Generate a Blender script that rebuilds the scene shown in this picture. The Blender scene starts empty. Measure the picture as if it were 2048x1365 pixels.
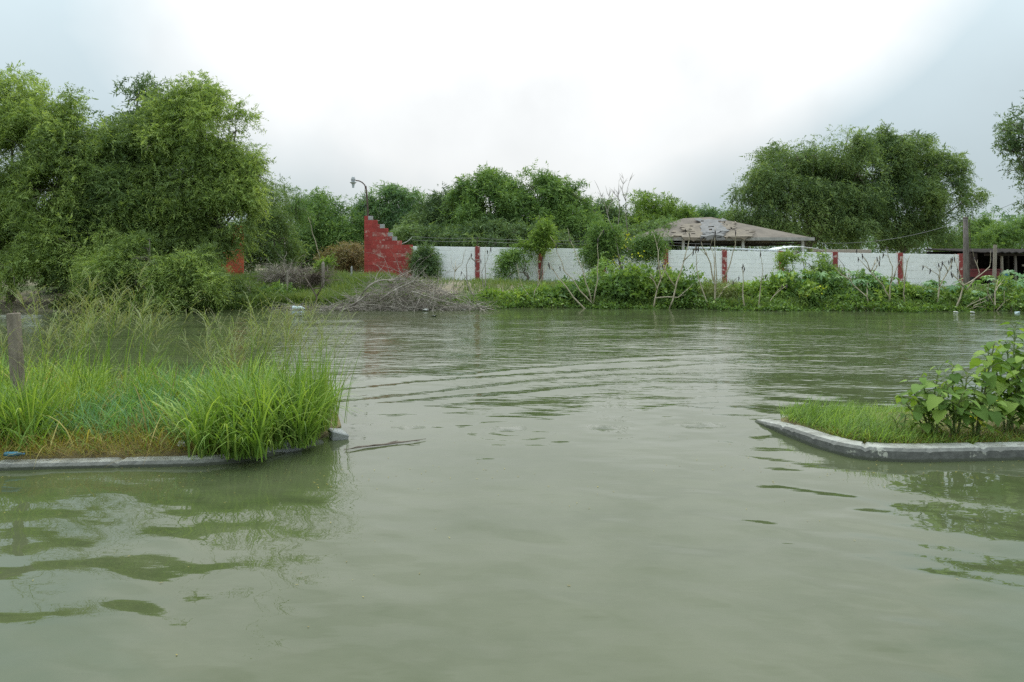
import bpy, bmesh, math, random
import numpy as np
from mathutils import Vector, Matrix

# ------------------------------------------------------------------ camera, sky, sun
F = 1400.0          # focal length in pixels of a 2048 wide picture
H = 1.75            # eye height above the flood water
HY = 520.0          # row of the horizon
scene = bpy.context.scene
COL = scene.collection

cam_data = bpy.data.cameras.new('camera')
cam_data.sensor_width = 36.0
cam_data.lens = 36.0 * F / 2048.0
cam_data.shift_y = -(682.5 - HY) / 2048.0
cam_data.clip_start = 0.05
cam_data.clip_end = 4000
cam = bpy.data.objects.new('camera', cam_data)
cam.location = (0, 0, H)
cam.rotation_euler = (math.radians(90), 0, 0)
COL.objects.link(cam)
scene.camera = cam

SUN_EL, SUN_AZ = 64.0, 6.0
world = bpy.data.worlds.new('World')
scene.world = world
world.use_nodes = True
wn, wl = world.node_tree.nodes, world.node_tree.links
wn.clear()
w_out = wn.new('ShaderNodeOutputWorld')
w_bg = wn.new('ShaderNodeBackground')
w_sky = wn.new('ShaderNodeTexSky')
w_sky.sky_type = 'NISHITA'
w_sky.sun_disc = False
w_sky.sun_elevation = math.radians(SUN_EL)
w_sky.sun_rotation = math.radians(SUN_AZ)
w_bg2 = wn.new('ShaderNodeBackground')
w_bg2.inputs['Strength'].default_value = 1.0
w_mix = wn.new('ShaderNodeMixShader')
w_mix.inputs[0].default_value = 0.93          # cloud cover
w_bg.inputs['Strength'].default_value = 0.10
wl.new(w_sky.outputs[0], w_bg.inputs['Color'])
wl.new(w_bg.outputs[0], w_mix.inputs[1])
wl.new(w_bg2.outputs[0], w_mix.inputs[2])
wl.new(w_mix.outputs[0], w_out.inputs['Surface'])


def wmath(op, a, b=None, c=None, clamp=False):
    n = wn.new('ShaderNodeMath')
    n.operation = op
    n.use_clamp = clamp
    for i, v in enumerate((a, b, c)):
        if v is None:
            continue
        if isinstance(v, (int, float)):
            n.inputs[i].default_value = v
        else:
            wl.new(v, n.inputs[i])
    return n.outputs[0]


def wmix(fac, a, b):
    n = wn.new('ShaderNodeMix')
    n.data_type = 'RGBA'
    wl.new(fac, n.inputs[0])
    for k, v in ((6, a), (7, b)):
        if isinstance(v, tuple):
            n.inputs[k].default_value = (*v, 1)
        else:
            wl.new(v, n.inputs[k])
    return n.outputs[2]


w_tc = wn.new('ShaderNodeTexCoord')
w_sep = wn.new('ShaderNodeSeparateXYZ')
wl.new(w_tc.outputs['Generated'], w_sep.inputs[0])
wx, wy, wz = w_sep.outputs[0], w_sep.outputs[1], w_sep.outputs[2]
w_noise = wn.new('ShaderNodeTexNoise')
w_noise.inputs['Scale'].default_value = 2.2
w_noise.inputs['Detail'].default_value = 5
wl.new(w_tc.outputs['Generated'], w_noise.inputs['Vector'])
w_noise2 = wn.new('ShaderNodeTexNoise')
w_noise2.inputs['Scale'].default_value = 5.5
w_noise2.inputs['Detail'].default_value = 4
wl.new(w_tc.outputs['Generated'], w_noise2.inputs['Vector'])
# thin, bright part of the overcast round the hidden sun
gl = Vector((0.02, 0.87, 0.49)).normalized()
w_dot = wn.new('ShaderNodeVectorMath')
w_dot.operation = 'DOT_PRODUCT'
w_dot.inputs[1].default_value = gl
wl.new(w_tc.outputs['Generated'], w_dot.inputs[0])
near_sun = w_dot.outputs['Value']
nz = wmath('MULTIPLY_ADD', w_noise.outputs[0], 0.14, -0.07)
bank = wmath('MULTIPLY_ADD', wx, 0.9, wmath('MULTIPLY_ADD', wz, -1.6, 0.04))
bank = wmath('MULTIPLY', wmath('MULTIPLY_ADD', bank, 2.3, 0.0, clamp=True), -0.105)
g1 = wmath('ADD', wmath('ADD', near_sun, nz), bank)
g2 = wmath('MULTIPLY_ADD', g1, 1 / 0.08, -0.828 / 0.08, clamp=True)
g2 = wmath('SMOOTH_MIN', g2, 1.0, 0.15)
elev = wmath('MAXIMUM', wz, 0.0)
cie = wmath('MULTIPLY_ADD', wmath('POWER', elev, 1.5), 3.4, 0.95)
tex = wmath('MULTIPLY_ADD', w_noise2.outputs[0], 0.22, 0.89)
lum = wmath('MULTIPLY', cie, tex)
grey = wn.new('ShaderNodeVectorMath')
grey.operation = 'SCALE'
grey.inputs[0].default_value = (0.41, 0.485, 0.512)
wl.new(lum, grey.inputs['Scale'])
core = wn.new('ShaderNodeVectorMath')
core.operation = 'SCALE'
core.inputs[0].default_value = (0.725, 0.735, 0.728)
cloudy = wmath('MULTIPLY', wmath('SUBTRACT', w_noise2.outputs[0], 0.5), wmath('MULTIPLY', elev, 2.0))
wl.new(wmath('MULTIPLY', wmath('MINIMUM', wmath('MULTIPLY_ADD', wmath('POWER', elev, 1.5), 2.2, 0.985), 1.75), wmath('ADD', cloudy, 1.0)), core.inputs['Scale'])
w_col = wmix(g2, grey.outputs[0], core.outputs[0])
# pale band low over the horizon ahead
wl.new(w_col, w_bg2.inputs['Color'])

sun = bpy.data.lights.new('sun', 'SUN')
sun.energy = 1.3
sun.angle = math.radians(40)
sun.color = (1.0, 0.96, 0.9)
sun_o = bpy.data.objects.new('sun', sun)
sd = Vector((math.sin(math.radians(SUN_AZ)) * math.cos(math.radians(SUN_EL)),
             math.cos(math.radians(SUN_AZ)) * math.cos(math.radians(SUN_EL)), math.sin(math.radians(SUN_EL))))
sun_o.rotation_euler = sd.to_track_quat('Z', 'Y').to_euler()
sun_o.location = (0, 20, 40)
COL.objects.link(sun_o)

scene.view_settings.view_transform = 'Standard'
scene.view_settings.look = 'None'
scene.view_settings.exposure = 0.28
scene.view_settings.gamma = 1.0
scene.view_settings.use_curve_mapping = False
scene.render.engine = 'CYCLES'
cy = scene.cycles
cy.max_bounces = 6
cy.diffuse_bounces = 4
cy.glossy_bounces = 3
cy.transmission_bounces = 3
cy.transparent_max_bounces = 4
cy.caustics_reflective = False
cy.caustics_refractive = False
cy.use_denoising = False
cy.sample_clamp_indirect = 4.0

# ------------------------------------------------------------------ helpers
random.seed(7)
RNG = np.random.default_rng(11)


def at(px, py, Y):
    return Vector(((px - 1024.0) / F * Y, Y, H - (py - HY) / F * Y))


def on_z(px, py, z=0.0):
    Y = (H - z) * F / (py - HY)
    return Vector(((px - 1024.0) / F * Y, Y, z))


def tag(o, label=None, cat=None, group=None, kind=None):
    if label:
        o['label'] = label
    if cat:
        o['category'] = cat
    if group:
        o['group'] = group
    if kind:
        o['kind'] = kind
    return o


def empty(name, loc, label, cat, group=None, rz=0.0):
    o = bpy.data.objects.new(name, None)
    COL.objects.link(o)
    o.location = loc
    o.rotation_euler = (0, 0, rz)
    o.empty_display_size = 0.2
    return tag(o, label, cat, group)


def link_mesh(name, me, m, parent=None, loc=(0, 0, 0)):
    o = bpy.data.objects.new(name, me)
    if m is not None and len(me.materials) == 0:
        me.materials.append(m)
    COL.objects.link(o)
    o.location = loc
    if parent is not None:
        o.parent = parent
    return o


class MB:
    """collects shapes; vertices are given in world space less the offset"""

    def __init__(self, off=(0, 0, 0)):
        self.v, self.f = [], []
        self.off = Vector(off)

    def add(self, vs, fs):
        n = len(self.v)
        self.v.extend([tuple(Vector(p) - self.off) for p in vs])
        self.f.extend([tuple(i + n for i in f) for f in fs])

    def tube(self, pts, rad, sides=6, cap=True):
        pts = [Vector(p) for p in pts]
        if not isinstance(rad, (list, tuple)):
            rad = [rad] * len(pts)
        vs, fs = [], []
        ref = Vector((0.31, 0.17, 0.93))
        for i, p in enumerate(pts):
            d = (pts[min(i + 1, len(pts) - 1)] - pts[max(i - 1, 0)])
            if d.length < 1e-9:
                d = Vector((0, 0, 1))
            d.normalize()
            r = ref if abs(d.dot(ref)) < 0.95 else Vector((1, 0, 0))
            a = d.cross(r).normalized()
            b = d.cross(a)
            for k in range(sides):
                t = 2 * math.pi * k / sides
                vs.append(p + (a * math.cos(t) + b * math.sin(t)) * rad[i])
        for i in range(len(pts) - 1):
            for k in range(sides):
                k2 = (k + 1) % sides
                fs.append((i * sides + k, i * sides + k2, (i + 1) * sides + k2, (i + 1) * sides + k))
        if cap:
            fs.append(tuple(range(sides))[::-1])
            fs.append(tuple(range((len(pts) - 1) * sides, len(pts) * sides)))
        self.add(vs, fs)

    def box(self, c, s, rz=0.0, jit=0.0):
        c = Vector(c)
        vs = []
        for z in (-1, 1):
            for y in (-1, 1):
                for x in (-1, 1):
                    p = Vector((x * s[0] / 2 + random.uniform(-jit, jit), y * s[1] / 2 + random.uniform(-jit, jit),
                                z * s[2] / 2 + random.uniform(-jit, jit)))
                    if rz:
                        p = Matrix.Rotation(rz, 3, 'Z') @ p
                    vs.append(c + p)
        self.add(vs, [(0, 2, 3, 1), (4, 5, 7, 6), (0, 1, 5, 4), (2, 6, 7, 3), (0, 4, 6, 2), (1, 3, 7, 5)])

    def lathe(self, c, prof, sides=12):
        c = Vector(c)
        vs, fs = [], []
        for r, z in prof:
            for k in range(sides):
                t = 2 * math.pi * k / sides
                vs.append(c + Vector((r * math.cos(t), r * math.sin(t), z)))
        for i in range(len(prof) - 1):
            for k in range(sides):
                k2 = (k + 1) % sides
                fs.append((i * sides + k, i * sides + k2, (i + 1) * sides + k2, (i + 1) * sides + k))
        fs.append(tuple(range(sides))[::-1])
        fs.append(tuple(range((len(prof) - 1) * sides, len(prof) * sides)))
        self.add(vs, fs)

    def mesh(self, name, smooth=False):
        me = bpy.data.meshes.new(name)
        me.from_pydata(self.v, [], self.f)
        if smooth:
            me.polygons.foreach_set('use_smooth', [True] * len(me.polygons))
        me.update()
        return me

    def build(self, name, m, parent=None, smooth=False, bevel=0.0, loc=None):
        me = self.mesh(name, smooth)
        if bevel:
            bm = bmesh.new()
            bm.from_mesh(me)
            bmesh.ops.bevel(bm, geom=list(bm.edges), offset=bevel, segments=1, affect='EDGES', clamp_overlap=True)
            bm.to_mesh(me)
            bm.free()
        if loc is None:
            loc = (0, 0, 0) if parent is not None else tuple(self.off)
        return link_mesh(name, me, m, parent, loc)


def quad_mesh(name, V, nquad, tint=None, smooth=False):
    """V (4n,3) -> n separate quads, made with foreach_set; tint one float per vertex"""
    me = bpy.data.meshes.new(name)
    me.vertices.add(len(V))
    me.vertices.foreach_set('co', np.ascontiguousarray(V, dtype=np.float32).ravel())
    me.loops.add(4 * nquad)
    me.loops.foreach_set('vertex_index', np.arange(4 * nquad, dtype=np.int32))
    me.polygons.add(nquad)
    me.polygons.foreach_set('loop_start', np.arange(0, 4 * nquad, 4, dtype=np.int32))
    me.polygons.foreach_set('loop_total', np.full(nquad, 4, dtype=np.int32))
    if tint is not None:
        a = me.attributes.new('tint', 'FLOAT', 'POINT')
        a.data.foreach_set('value', np.ascontiguousarray(tint, dtype=np.float32))
    me.update(calc_edges=True)
    return me


def tri_mesh(name, V4, n, tint4):
    """the same leaves as single long triangles"""
    V4 = V4.reshape(n, 4, 3)
    root_mid = V4[:, 0] * 0.75 + (V4[:, 1] + V4[:, 3]) * 0.125
    w = (V4[:, 1] - V4[:, 3]) * 0.5
    V = np.stack([root_mid + w, V4[:, 2], root_mid - w], 1).reshape(-1, 3)
    me = bpy.data.meshes.new(name)
    me.vertices.add(3 * n)
    me.vertices.foreach_set('co', np.ascontiguousarray(V, dtype=np.float32).ravel())
    me.loops.add(3 * n)
    me.loops.foreach_set('vertex_index', np.arange(3 * n, dtype=np.int32))
    me.polygons.add(n)
    me.polygons.foreach_set('loop_start', np.arange(0, 3 * n, 3, dtype=np.int32))
    me.polygons.foreach_set('loop_total', np.full(n, 3, dtype=np.int32))
    a = me.attributes.new('tint', 'FLOAT', 'POINT')
    a.data.foreach_set('value', np.ascontiguousarray(tint4.reshape(n, 4)[:, :3].ravel(), dtype=np.float32))
    me.update(calc_edges=True)
    return me


def index_mesh(name, V, Q, tint=None, smooth=False):
    me = bpy.data.meshes.new(name)
    me.vertices.add(len(V))
    me.vertices.foreach_set('co', np.ascontiguousarray(V, dtype=np.float32).ravel())
    n = len(Q)
    me.loops.add(4 * n)
    me.loops.foreach_set('vertex_index', np.ascontiguousarray(Q, dtype=np.int32).ravel())
    me.polygons.add(n)
    me.polygons.foreach_set('loop_start', np.arange(0, 4 * n, 4, dtype=np.int32))
    me.polygons.foreach_set('loop_total', np.full(n, 4, dtype=np.int32))
    if smooth:
        me.polygons.foreach_set('use_smooth', np.ones(n, dtype=bool))
    if tint is not None:
        a = me.attributes.new('tint', 'FLOAT', 'POINT')
        a.data.foreach_set('value', np.ascontiguousarray(tint, dtype=np.float32))
    me.update(calc_edges=True)
    return me


def unit(a):
    return a / np.maximum(np.linalg.norm(a, axis=-1, keepdims=True), 1e-9)


def leaves(P, D, W, L, Wd, fold=0.0):
    """rhombic leaves: base P, direction D, width direction W, length L, width Wd -> (4n,3)"""
    L = L[:, None]
    Wd = Wd[:, None]
    m = P + D * L * 0.42
    V = np.empty((len(P), 4, 3))
    V[:, 0] = P
    V[:, 1] = m + W * Wd * 0.5
    V[:, 2] = P + D * L
    V[:, 3] = m - W * Wd * 0.5
    return V.reshape(-1, 3)


def blades(P, head, lean, length, width, curl, levels=4, rng=RNG):
    """grass blades as ribbons. P (n,3), head angle, lean (rad from vertical), curl (rad added to the tip)"""
    n = len(P)
    dirh = np.stack([np.cos(head), np.sin(head), np.zeros(n)], 1)
    side = np.stack([-np.sin(head), np.cos(head), np.zeros(n)], 1)
    tw = rng.uniform(-0.9, 0.9, n)[:, None]
    side = unit(side * np.cos(tw) + dirh * np.sin(tw))
    V = np.empty((n, levels + 1, 2, 3))
    p = P.copy()
    for i in range(levels + 1):
        t = i / levels
        w = width * (1.0 - t ** 1.8) * (0.55 + 0.9 * min(t * 2.5, 0.5)) + 0.0006
        V[:, i, 0] = p - side * w[:, None] / 2
        V[:, i, 1] = p + side * w[:, None] / 2
        a = lean + curl * (t + 0.5 / levels) ** 1.5
        step = (length / levels)[:, None]
        p = p + step * (dirh * np.sin(a)[:, None] + np.array([0, 0, 1.0]) * np.cos(a)[:, None])
    base = np.arange(n)[:, None] * (levels + 1) * 2
    Q = []
    for i in range(levels):
        Q.append(np.stack([base[:, 0] + 2 * i, base[:, 0] + 2 * i + 1, base[:, 0] + 2 * i + 3, base[:, 0] + 2 * i + 2], 1))
    return V.reshape(-1, 3), np.concatenate(Q), p


# ------------------------------------------------------------------ materials
def new_mat(name):
    m = bpy.data.materials.new(name)
    m.use_nodes = True
    nt = m.node_tree
    nt.nodes.clear()
    out = nt.nodes.new('ShaderNodeOutputMaterial')
    return m, nt, nt.nodes, nt.links, out


def mk_mix(nt, fac, a, b, blend='MIX'):
    n = nt.nodes.new('ShaderNodeMix')
    n.data_type = 'RGBA'
    n.blend_type = blend
    if isinstance(fac, (int, float)):
        n.inputs[0].default_value = fac
    else:
        nt.links.new(fac, n.inputs[0])
    for k, v in ((6, a), (7, b)):
        if isinstance(v, tuple):
            n.inputs[k].default_value = (*v[:3], 1)
        else:
            nt.links.new(v, n.inputs[k])
    return n.outputs[2]


def mk_math(nt, op, a, b=None, c=None, clamp=False):
    n = nt.nodes.new('ShaderNodeMath')
    n.operation = op
    n.use_clamp = clamp
    for i, v in enumerate((a, b, c)):
        if v is None:
            continue
        if isinstance(v, (int, float)):
            n.inputs[i].default_value = v
        else:
            nt.links.new(v, n.inputs[i])
    return n.outputs[0]


def mk_noise(nt, vec, scale, detail=4, rough=0.55, stretch=None):
    n = nt.nodes.new('ShaderNodeTexNoise')
    n.inputs['Scale'].default_value = scale
    n.inputs['Detail'].default_value = detail
    n.inputs['Roughness'].default_value = rough
    if stretch:
        mp = nt.nodes.new('ShaderNodeMapping')
        mp.inputs['Scale'].default_value = stretch
        nt.links.new(vec, mp.inputs['Vector'])
        vec = mp.outputs[0]
    nt.links.new(vec, n.inputs['Vector'])
    return n.outputs[0]


def mk_step(nt, v, lo, hi):
    n = nt.nodes.new('ShaderNodeMapRange')
    n.interpolation_type = 'SMOOTHSTEP'
    nt.links.new(v, n.inputs[0])
    n.inputs[1].default_value = lo
    n.inputs[2].default_value = hi
    return n.outputs[0]


def rough_mat(name, c1, c2, scale=4.0, rough=0.85, bump=0.3, c3=None, scale3=20.0, lo3=0.6, hi3=0.75, spec=0.3, stretch=None,
              objvar=0.0, bscale=None):
    m, nt, N, Lk, out = new_mat(name)
    geo = N.new('ShaderNodeNewGeometry')
    pos = geo.outputs['Position']
    n1 = mk_noise(nt, pos, scale, 5, 0.6, stretch)
    col = mk_mix(nt, mk_step(nt, n1, 0.35, 0.65), c1, c2)
    if c3 is not None:
        n3 = mk_noise(nt, pos, scale3, 5, 0.65, stretch)
        col = mk_mix(nt, mk_step(nt, n3, lo3, hi3), col, c3)
    if objvar:
        oi = N.new('ShaderNodeObjectInfo')
        v = mk_math(nt, 'MULTIPLY_ADD', oi.outputs['Random'], 2 * objvar, 1 - objvar)
        hs = N.new('ShaderNodeHueSaturation')
        Lk.new(v, hs.inputs['Value'])
        Lk.new(col, hs.inputs['Color'])
        col = hs.outputs[0]
    b = N.new('ShaderNodeBsdfPrincipled')
    Lk.new(col, b.inputs['Base Color'])
    b.inputs['Roughness'].default_value = rough
    b.inputs['Specular IOR Level'].default_value = spec
    if bump:
        nb = mk_noise(nt, pos, bscale or scale * 6, 6, 0.7, stretch)
        bp = N.new('ShaderNodeBump')
        bp.inputs['Strength'].default_value = bump
        bp.inputs['Distance'].default_value = 0.02
        Lk.new(nb, bp.inputs['Height'])
        Lk.new(bp.outputs[0], b.inputs['Normal'])
    Lk.new(b.outputs[0], out.inputs['Surface'])
    return m


LEAF_K = 1.95


def leaf_mat(name, dark, mid, light, trans=0.35, rough=0.55, spec=0.25, use_tint=True):
    dark, mid, light = [tuple(min(0.6, v * LEAF_K) for v in c) for c in (dark, mid, light)]
    m, nt, N, Lk, out = new_mat(name)
    if use_tint:
        at_ = N.new('ShaderNodeAttribute')
        at_.attribute_name = 'tint'
        t = at_.outputs['Fac']
    else:
        oi = N.new('ShaderNodeObjectInfo')
        t = oi.outputs['Random']
    cr = N.new('ShaderNodeValToRGB')
    e = cr.color_ramp.elements
    e[0].position, e[0].color = 0.0, (*dark, 1)
    e[1].position, e[1].color = 1.0, (*light, 1)
    k = e.new(0.5)
    k.color = (*mid, 1)
    Lk.new(t, cr.inputs[0])
    b = N.new('ShaderNodeBsdfPrincipled')
    Lk.new(cr.outputs[0], b.inputs['Base Color'])
    b.inputs['Roughness'].default_value = rough
    b.inputs['Specular IOR Level'].default_value = spec
    tr = N.new('ShaderNodeBsdfTranslucent')
    tc = mk_mix(nt, 1.0, cr.outputs[0], (1.25, 1.25, 0.6), 'MULTIPLY')
    Lk.new(tc, tr.inputs['Color'])
    mx = N.new('ShaderNodeMixShader')
    mx.inputs[0].default_value = trans
    Lk.new(b.outputs[0], mx.inputs[1])
    Lk.new(tr.outputs[0], mx.inputs[2])
    Lk.new(mx.outputs[0], out.inputs['Surface'])
    return m


M = {}
M['willow'] = leaf_mat('willow_leaf', (0.062, 0.088, 0.032), (0.130, 0.178, 0.056), (0.215, 0.262, 0.084), 0.45)
M['willow_dark'] = leaf_mat('willow_dark_leaf', (0.044, 0.070, 0.026), (0.078, 0.115, 0.040), (0.122, 0.165, 0.055), 0.4)
M['mesquite'] = leaf_mat('mesquite_leaf', (0.042, 0.078, 0.026), (0.076, 0.125, 0.038), (0.12, 0.178, 0.05), 0.38)
M['mesquite_dark'] = leaf_mat('mesquite_dark_leaf', (0.036, 0.060, 0.028), (0.062, 0.096, 0.040), (0.10, 0.14, 0.052), 0.34)
M['big_tree'] = leaf_mat('big_tree_leaf', (0.046, 0.074, 0.032), (0.080, 0.118, 0.046), (0.13, 0.172, 0.06), 0.4)
M['far_green'] = leaf_mat('far_leaf', (0.050, 0.088, 0.042), (0.076, 0.128, 0.055), (0.115, 0.175, 0.065), 0.35)
M['light_green'] = leaf_mat('light_leaf', (0.058, 0.098, 0.022), (0.098, 0.150, 0.032), (0.155, 0.21, 0.045), 0.42)
M['shrub'] = leaf_mat('shrub_leaf', (0.044, 0.082, 0.020), (0.080, 0.132, 0.030), (0.15, 0.20, 0.048), 0.35, 0.45, 0.35)
M['shrub_dry'] = leaf_mat('dry_shrub_leaf', (0.075, 0.09, 0.03), (0.12, 0.14, 0.05), (0.19, 0.19, 0.08), 0.3)
M['brown_bush'] = leaf_mat('brown_bush_leaf', (0.10, 0.06, 0.03), (0.11, 0.10, 0.045), (0.15, 0.11, 0.06), 0.3)
M['grass'] = leaf_mat('grass_blade', (0.044, 0.078, 0.016), (0.105, 0.17, 0.03), (0.20, 0.25, 0.06), 0.42, 0.5, 0.3)
M['grass_blue'] = leaf_mat('blue_grass_blade', (0.05, 0.105, 0.04), (0.075, 0.15, 0.055), (0.115, 0.20, 0.075), 0.4, 0.5, 0.3)
M['grass_dry'] = leaf_mat('dry_grass_blade', (0.07, 0.046, 0.014), (0.135, 0.10, 0.024), (0.13, 0.145, 0.028), 0.35)
M['straw'] = leaf_mat('straw', (0.10, 0.075, 0.03), (0.19, 0.16, 0.05), (0.26, 0.22, 0.06), 0.3)
M['seed'] = leaf_mat('seed_head', (0.105, 0.10, 0.05), (0.14, 0.15, 0.068), (0.145, 0.19, 0.07), 0.35)
M['bank_grass'] = leaf_mat('bank_grass_blade', (0.040, 0.062, 0.020), (0.066, 0.100, 0.028), (0.115, 0.138, 0.048), 0.38)
M['big_leaf'] = leaf_mat('broad_leaf', (0.056, 0.098, 0.022), (0.092, 0.148, 0.032), (0.145, 0.20, 0.045), 0.4, 0.6, 0.18, use_tint=False)
M['yellow_leaf'] = leaf_mat('yellow_leaf', (0.5, 0.42, 0.03), (0.5, 0.42, 0.03), (0.5, 0.42, 0.03), 0.35, use_tint=False)
M['castor_leaf'] = leaf_mat('castor_leaf', (0.045, 0.10, 0.035), (0.075, 0.15, 0.05), (0.14, 0.22, 0.075), 0.3, 0.4, 0.45, use_tint=False)
M['bark'] = rough_mat('bark', (0.15, 0.13, 0.10), (0.24, 0.21, 0.17), 6, 0.9, 0.6, stretch=(3, 3, 0.6))
M['green_stem'] = rough_mat('green_stem', (0.11, 0.17, 0.05), (0.18, 0.2, 0.08), 9, 0.7, 0.2)
M['dead_stem'] = rough_mat('dead_stem', (0.34, 0.28, 0.19), (0.46, 0.40, 0.29), 7, 0.85, 0.3, c3=(0.20, 0.15, 0.10), scale3=5)
M['dead_twig'] = rough_mat('dead_twig', (0.22, 0.185, 0.155), (0.36, 0.32, 0.27), 3, 0.9, 0.3, c3=(0.13, 0.10, 0.08), scale3=4)
M['dark_twig'] = rough_mat('dark_twig', (0.10, 0.075, 0.06), (0.19, 0.15, 0.12), 3, 0.9, 0.3)
M['seed_pod'] = rough_mat('seed_pod', (0.055, 0.045, 0.045), (0.09, 0.075, 0.07), 9, 0.9, 0.3)
M['white_paint'] = rough_mat('white_paint', (0.87, 0.87, 0.86), (0.82, 0.825, 0.82), 1.6, 0.8, 0.1,
                             c3=(0.58, 0.58, 0.55), scale3=2.4, lo3=0.60, hi3=0.78, stretch=(2.2, 2.2, 0.8), objvar=0.03, bscale=22)
M['red_post'] = rough_mat('red_post_paint', (0.30, 0.062, 0.058), (0.24, 0.05, 0.046), 3.0, 0.8, 0.4,
                          c3=(0.55, 0.42, 0.38), scale3=5.5, lo3=0.54, hi3=0.62, objvar=0.12)
M['mortar'] = rough_mat('mortar', (0.42, 0.41, 0.39), (0.33, 0.32, 0.30), 5, 0.95, 0.5)
M['white_mortar'] = rough_mat('white_mortar', (0.80, 0.80, 0.79), (0.74, 0.74, 0.73), 3, 0.9, 0.5)
M['red_mortar'] = rough_mat('red_mortar', (0.36, 0.08, 0.068), (0.44, 0.2, 0.17), 5, 0.95, 0.5)
M['red_block'] = rough_mat('red_block_paint', (0.40, 0.062, 0.052), (0.33, 0.05, 0.044), 2.0, 0.8, 0.5,
                           c3=(0.56, 0.33, 0.29), scale3=4.2, lo3=0.60, hi3=0.70, objvar=0.10)
M['worn_block'] = rough_mat('worn_red_block', (0.42, 0.105, 0.09), (0.38, 0.08, 0.068), 3.0, 0.85, 0.5,
                            c3=(0.52, 0.32, 0.28), scale3=7, lo3=0.50, hi3=0.64, objvar=0.1)
M['grey_block'] = rough_mat('grey_block', (0.40, 0.39, 0.38), (0.30, 0.30, 0.29), 5, 0.95, 0.6, objvar=0.15)
M['orange_block'] = rough_mat('orange_block_paint', (0.50, 0.105, 0.05), (0.42, 0.08, 0.045), 2.0, 0.8, 0.5,
                              c3=(0.55, 0.25, 0.18), scale3=5, lo3=0.6, hi3=0.7, objvar=0.08)
M['rust'] = rough_mat('rusty_steel', (0.075, 0.055, 0.05), (0.13, 0.085, 0.065), 12, 0.7, 0.3)
M['lamp_metal'] = rough_mat('lamp_metal', (0.42, 0.42, 0.42), (0.33, 0.33, 0.34), 12, 0.45, 0.1, spec=0.5)
M['lamp_glass'] = rough_mat('lamp_glass', (0.55, 0.58, 0.6), (0.5, 0.53, 0.55), 12, 0.2, 0.0, spec=0.6)
M['wood_pole'] = rough_mat('weathered_pole', (0.13, 0.11, 0.10), (0.21, 0.18, 0.16), 5, 0.9, 0.6, c3=(0.30, 0.27, 0.25), scale3=4,
                           stretch=(4, 4, 0.5))
M['old_wood'] = rough_mat('old_wood', (0.26, 0.22, 0.18), (0.36, 0.31, 0.26), 6, 0.9, 0.6, stretch=(5, 5, 0.6))
M['post_grey'] = rough_mat('grey_post', (0.20, 0.165, 0.13), (0.29, 0.24, 0.19), 9, 0.95, 0.7, stretch=(2, 2, 0.6), c3=(0.14, 0.12, 0.09), scale3=14)
M['wire'] = rough_mat('wire', (0.16, 0.16, 0.16), (0.22, 0.22, 0.22), 8, 0.6, 0.0)
M['shingle'] = rough_mat('roof_shingle', (0.150, 0.126, 0.105), (0.20, 0.168, 0.138), 1.3, 0.95, 0.5, c3=(0.11, 0.092, 0.078), scale3=2.5, bscale=30)
M['fascia'] = rough_mat('fascia', (0.38, 0.365, 0.34), (0.27, 0.255, 0.235), 3, 0.8, 0.2)
M['ply'] = rough_mat('torn_plywood', (0.235, 0.195, 0.15), (0.18, 0.15, 0.12), 2.2, 0.9, 0.5, c3=(0.13, 0.10, 0.08), scale3=3)
M['felt'] = rough_mat('grey_felt', (0.225, 0.215, 0.21), (0.165, 0.16, 0.155), 2.5, 0.9, 0.4)
M['dark_wood'] = rough_mat('dark_wood', (0.030, 0.024, 0.02), (0.05, 0.04, 0.033), 5, 0.95, 0.4, spec=0.05)
M['column'] = rough_mat('column_paint', (0.66, 0.66, 0.64), (0.55, 0.55, 0.53), 4, 0.7, 0.1)
M['teal'] = rough_mat('teal_paint', (0.06, 0.22, 0.23), (0.05, 0.17, 0.19), 4, 0.6, 0.1)
M['red_metal'] = rough_mat('red_metal', (0.17, 0.018, 0.022), (0.12, 0.014, 0.018), 4, 0.45, 0.1, spec=0.5)
M['blue_plastic'] = rough_mat('blue_plastic', (0.03, 0.16, 0.36), (0.025, 0.13, 0.30), 4, 0.4, 0.0, spec=0.5)
M['tyre'] = rough_mat('tyre', (0.02, 0.02, 0.02), (0.03, 0.03, 0.03), 8, 0.9, 0.1)
M['litter_white'] = rough_mat('litter_white', (0.55, 0.55, 0.52), (0.36, 0.35, 0.32), 9, 0.7, 0.3)
M['litter_blue'] = rough_mat('litter_blue', (0.45, 0.62, 0.68), (0.62, 0.70, 0.73), 14, 0.35, 0.1, spec=0.5)
M['bottle_blue'] = rough_mat('bottle_blue', (0.015, 0.12, 0.19), (0.03, 0.18, 0.27), 14, 0.3, 0.1, spec=0.5)
M['kerb_top'] = rough_mat('kerb_concrete', (0.40, 0.40, 0.39), (0.30, 0.30, 0.30), 4.0, 0.9, 0.6, c3=(0.60, 0.60, 0.58), scale3=7,
                          lo3=0.56, hi3=0.66, bscale=60)
M['sheet'] = rough_mat('galvanised_sheet', (0.50, 0.52, 0.53), (0.40, 0.41, 0.42), 3, 0.5, 0.1, spec=0.5)
M['shed_roof'] = rough_mat('shed_roof', (0.03, 0.027, 0.025), (0.05, 0.043, 0.04), 3, 0.95, 0.3, spec=0.05)
M['hump'] = rough_mat('wet_pale_concrete', (0.24, 0.232, 0.195), (0.15, 0.155, 0.115), 7, 0.6, 0.5, c3=(0.32, 0.285, 0.25), scale3=12, bscale=50, spec=0.15)
M['yellow_flower'] = leaf_mat('yellow_flower', (0.45, 0.36, 0.02), (0.55, 0.45, 0.03), (0.6, 0.5, 0.05), 0.3)

# ------------------------------------------------------------------ ground
def sstep(a, b, x):
    t = np.clip((x - a) / (b - a), 0, 1)
    return t * t * (3 - 2 * t)


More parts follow.
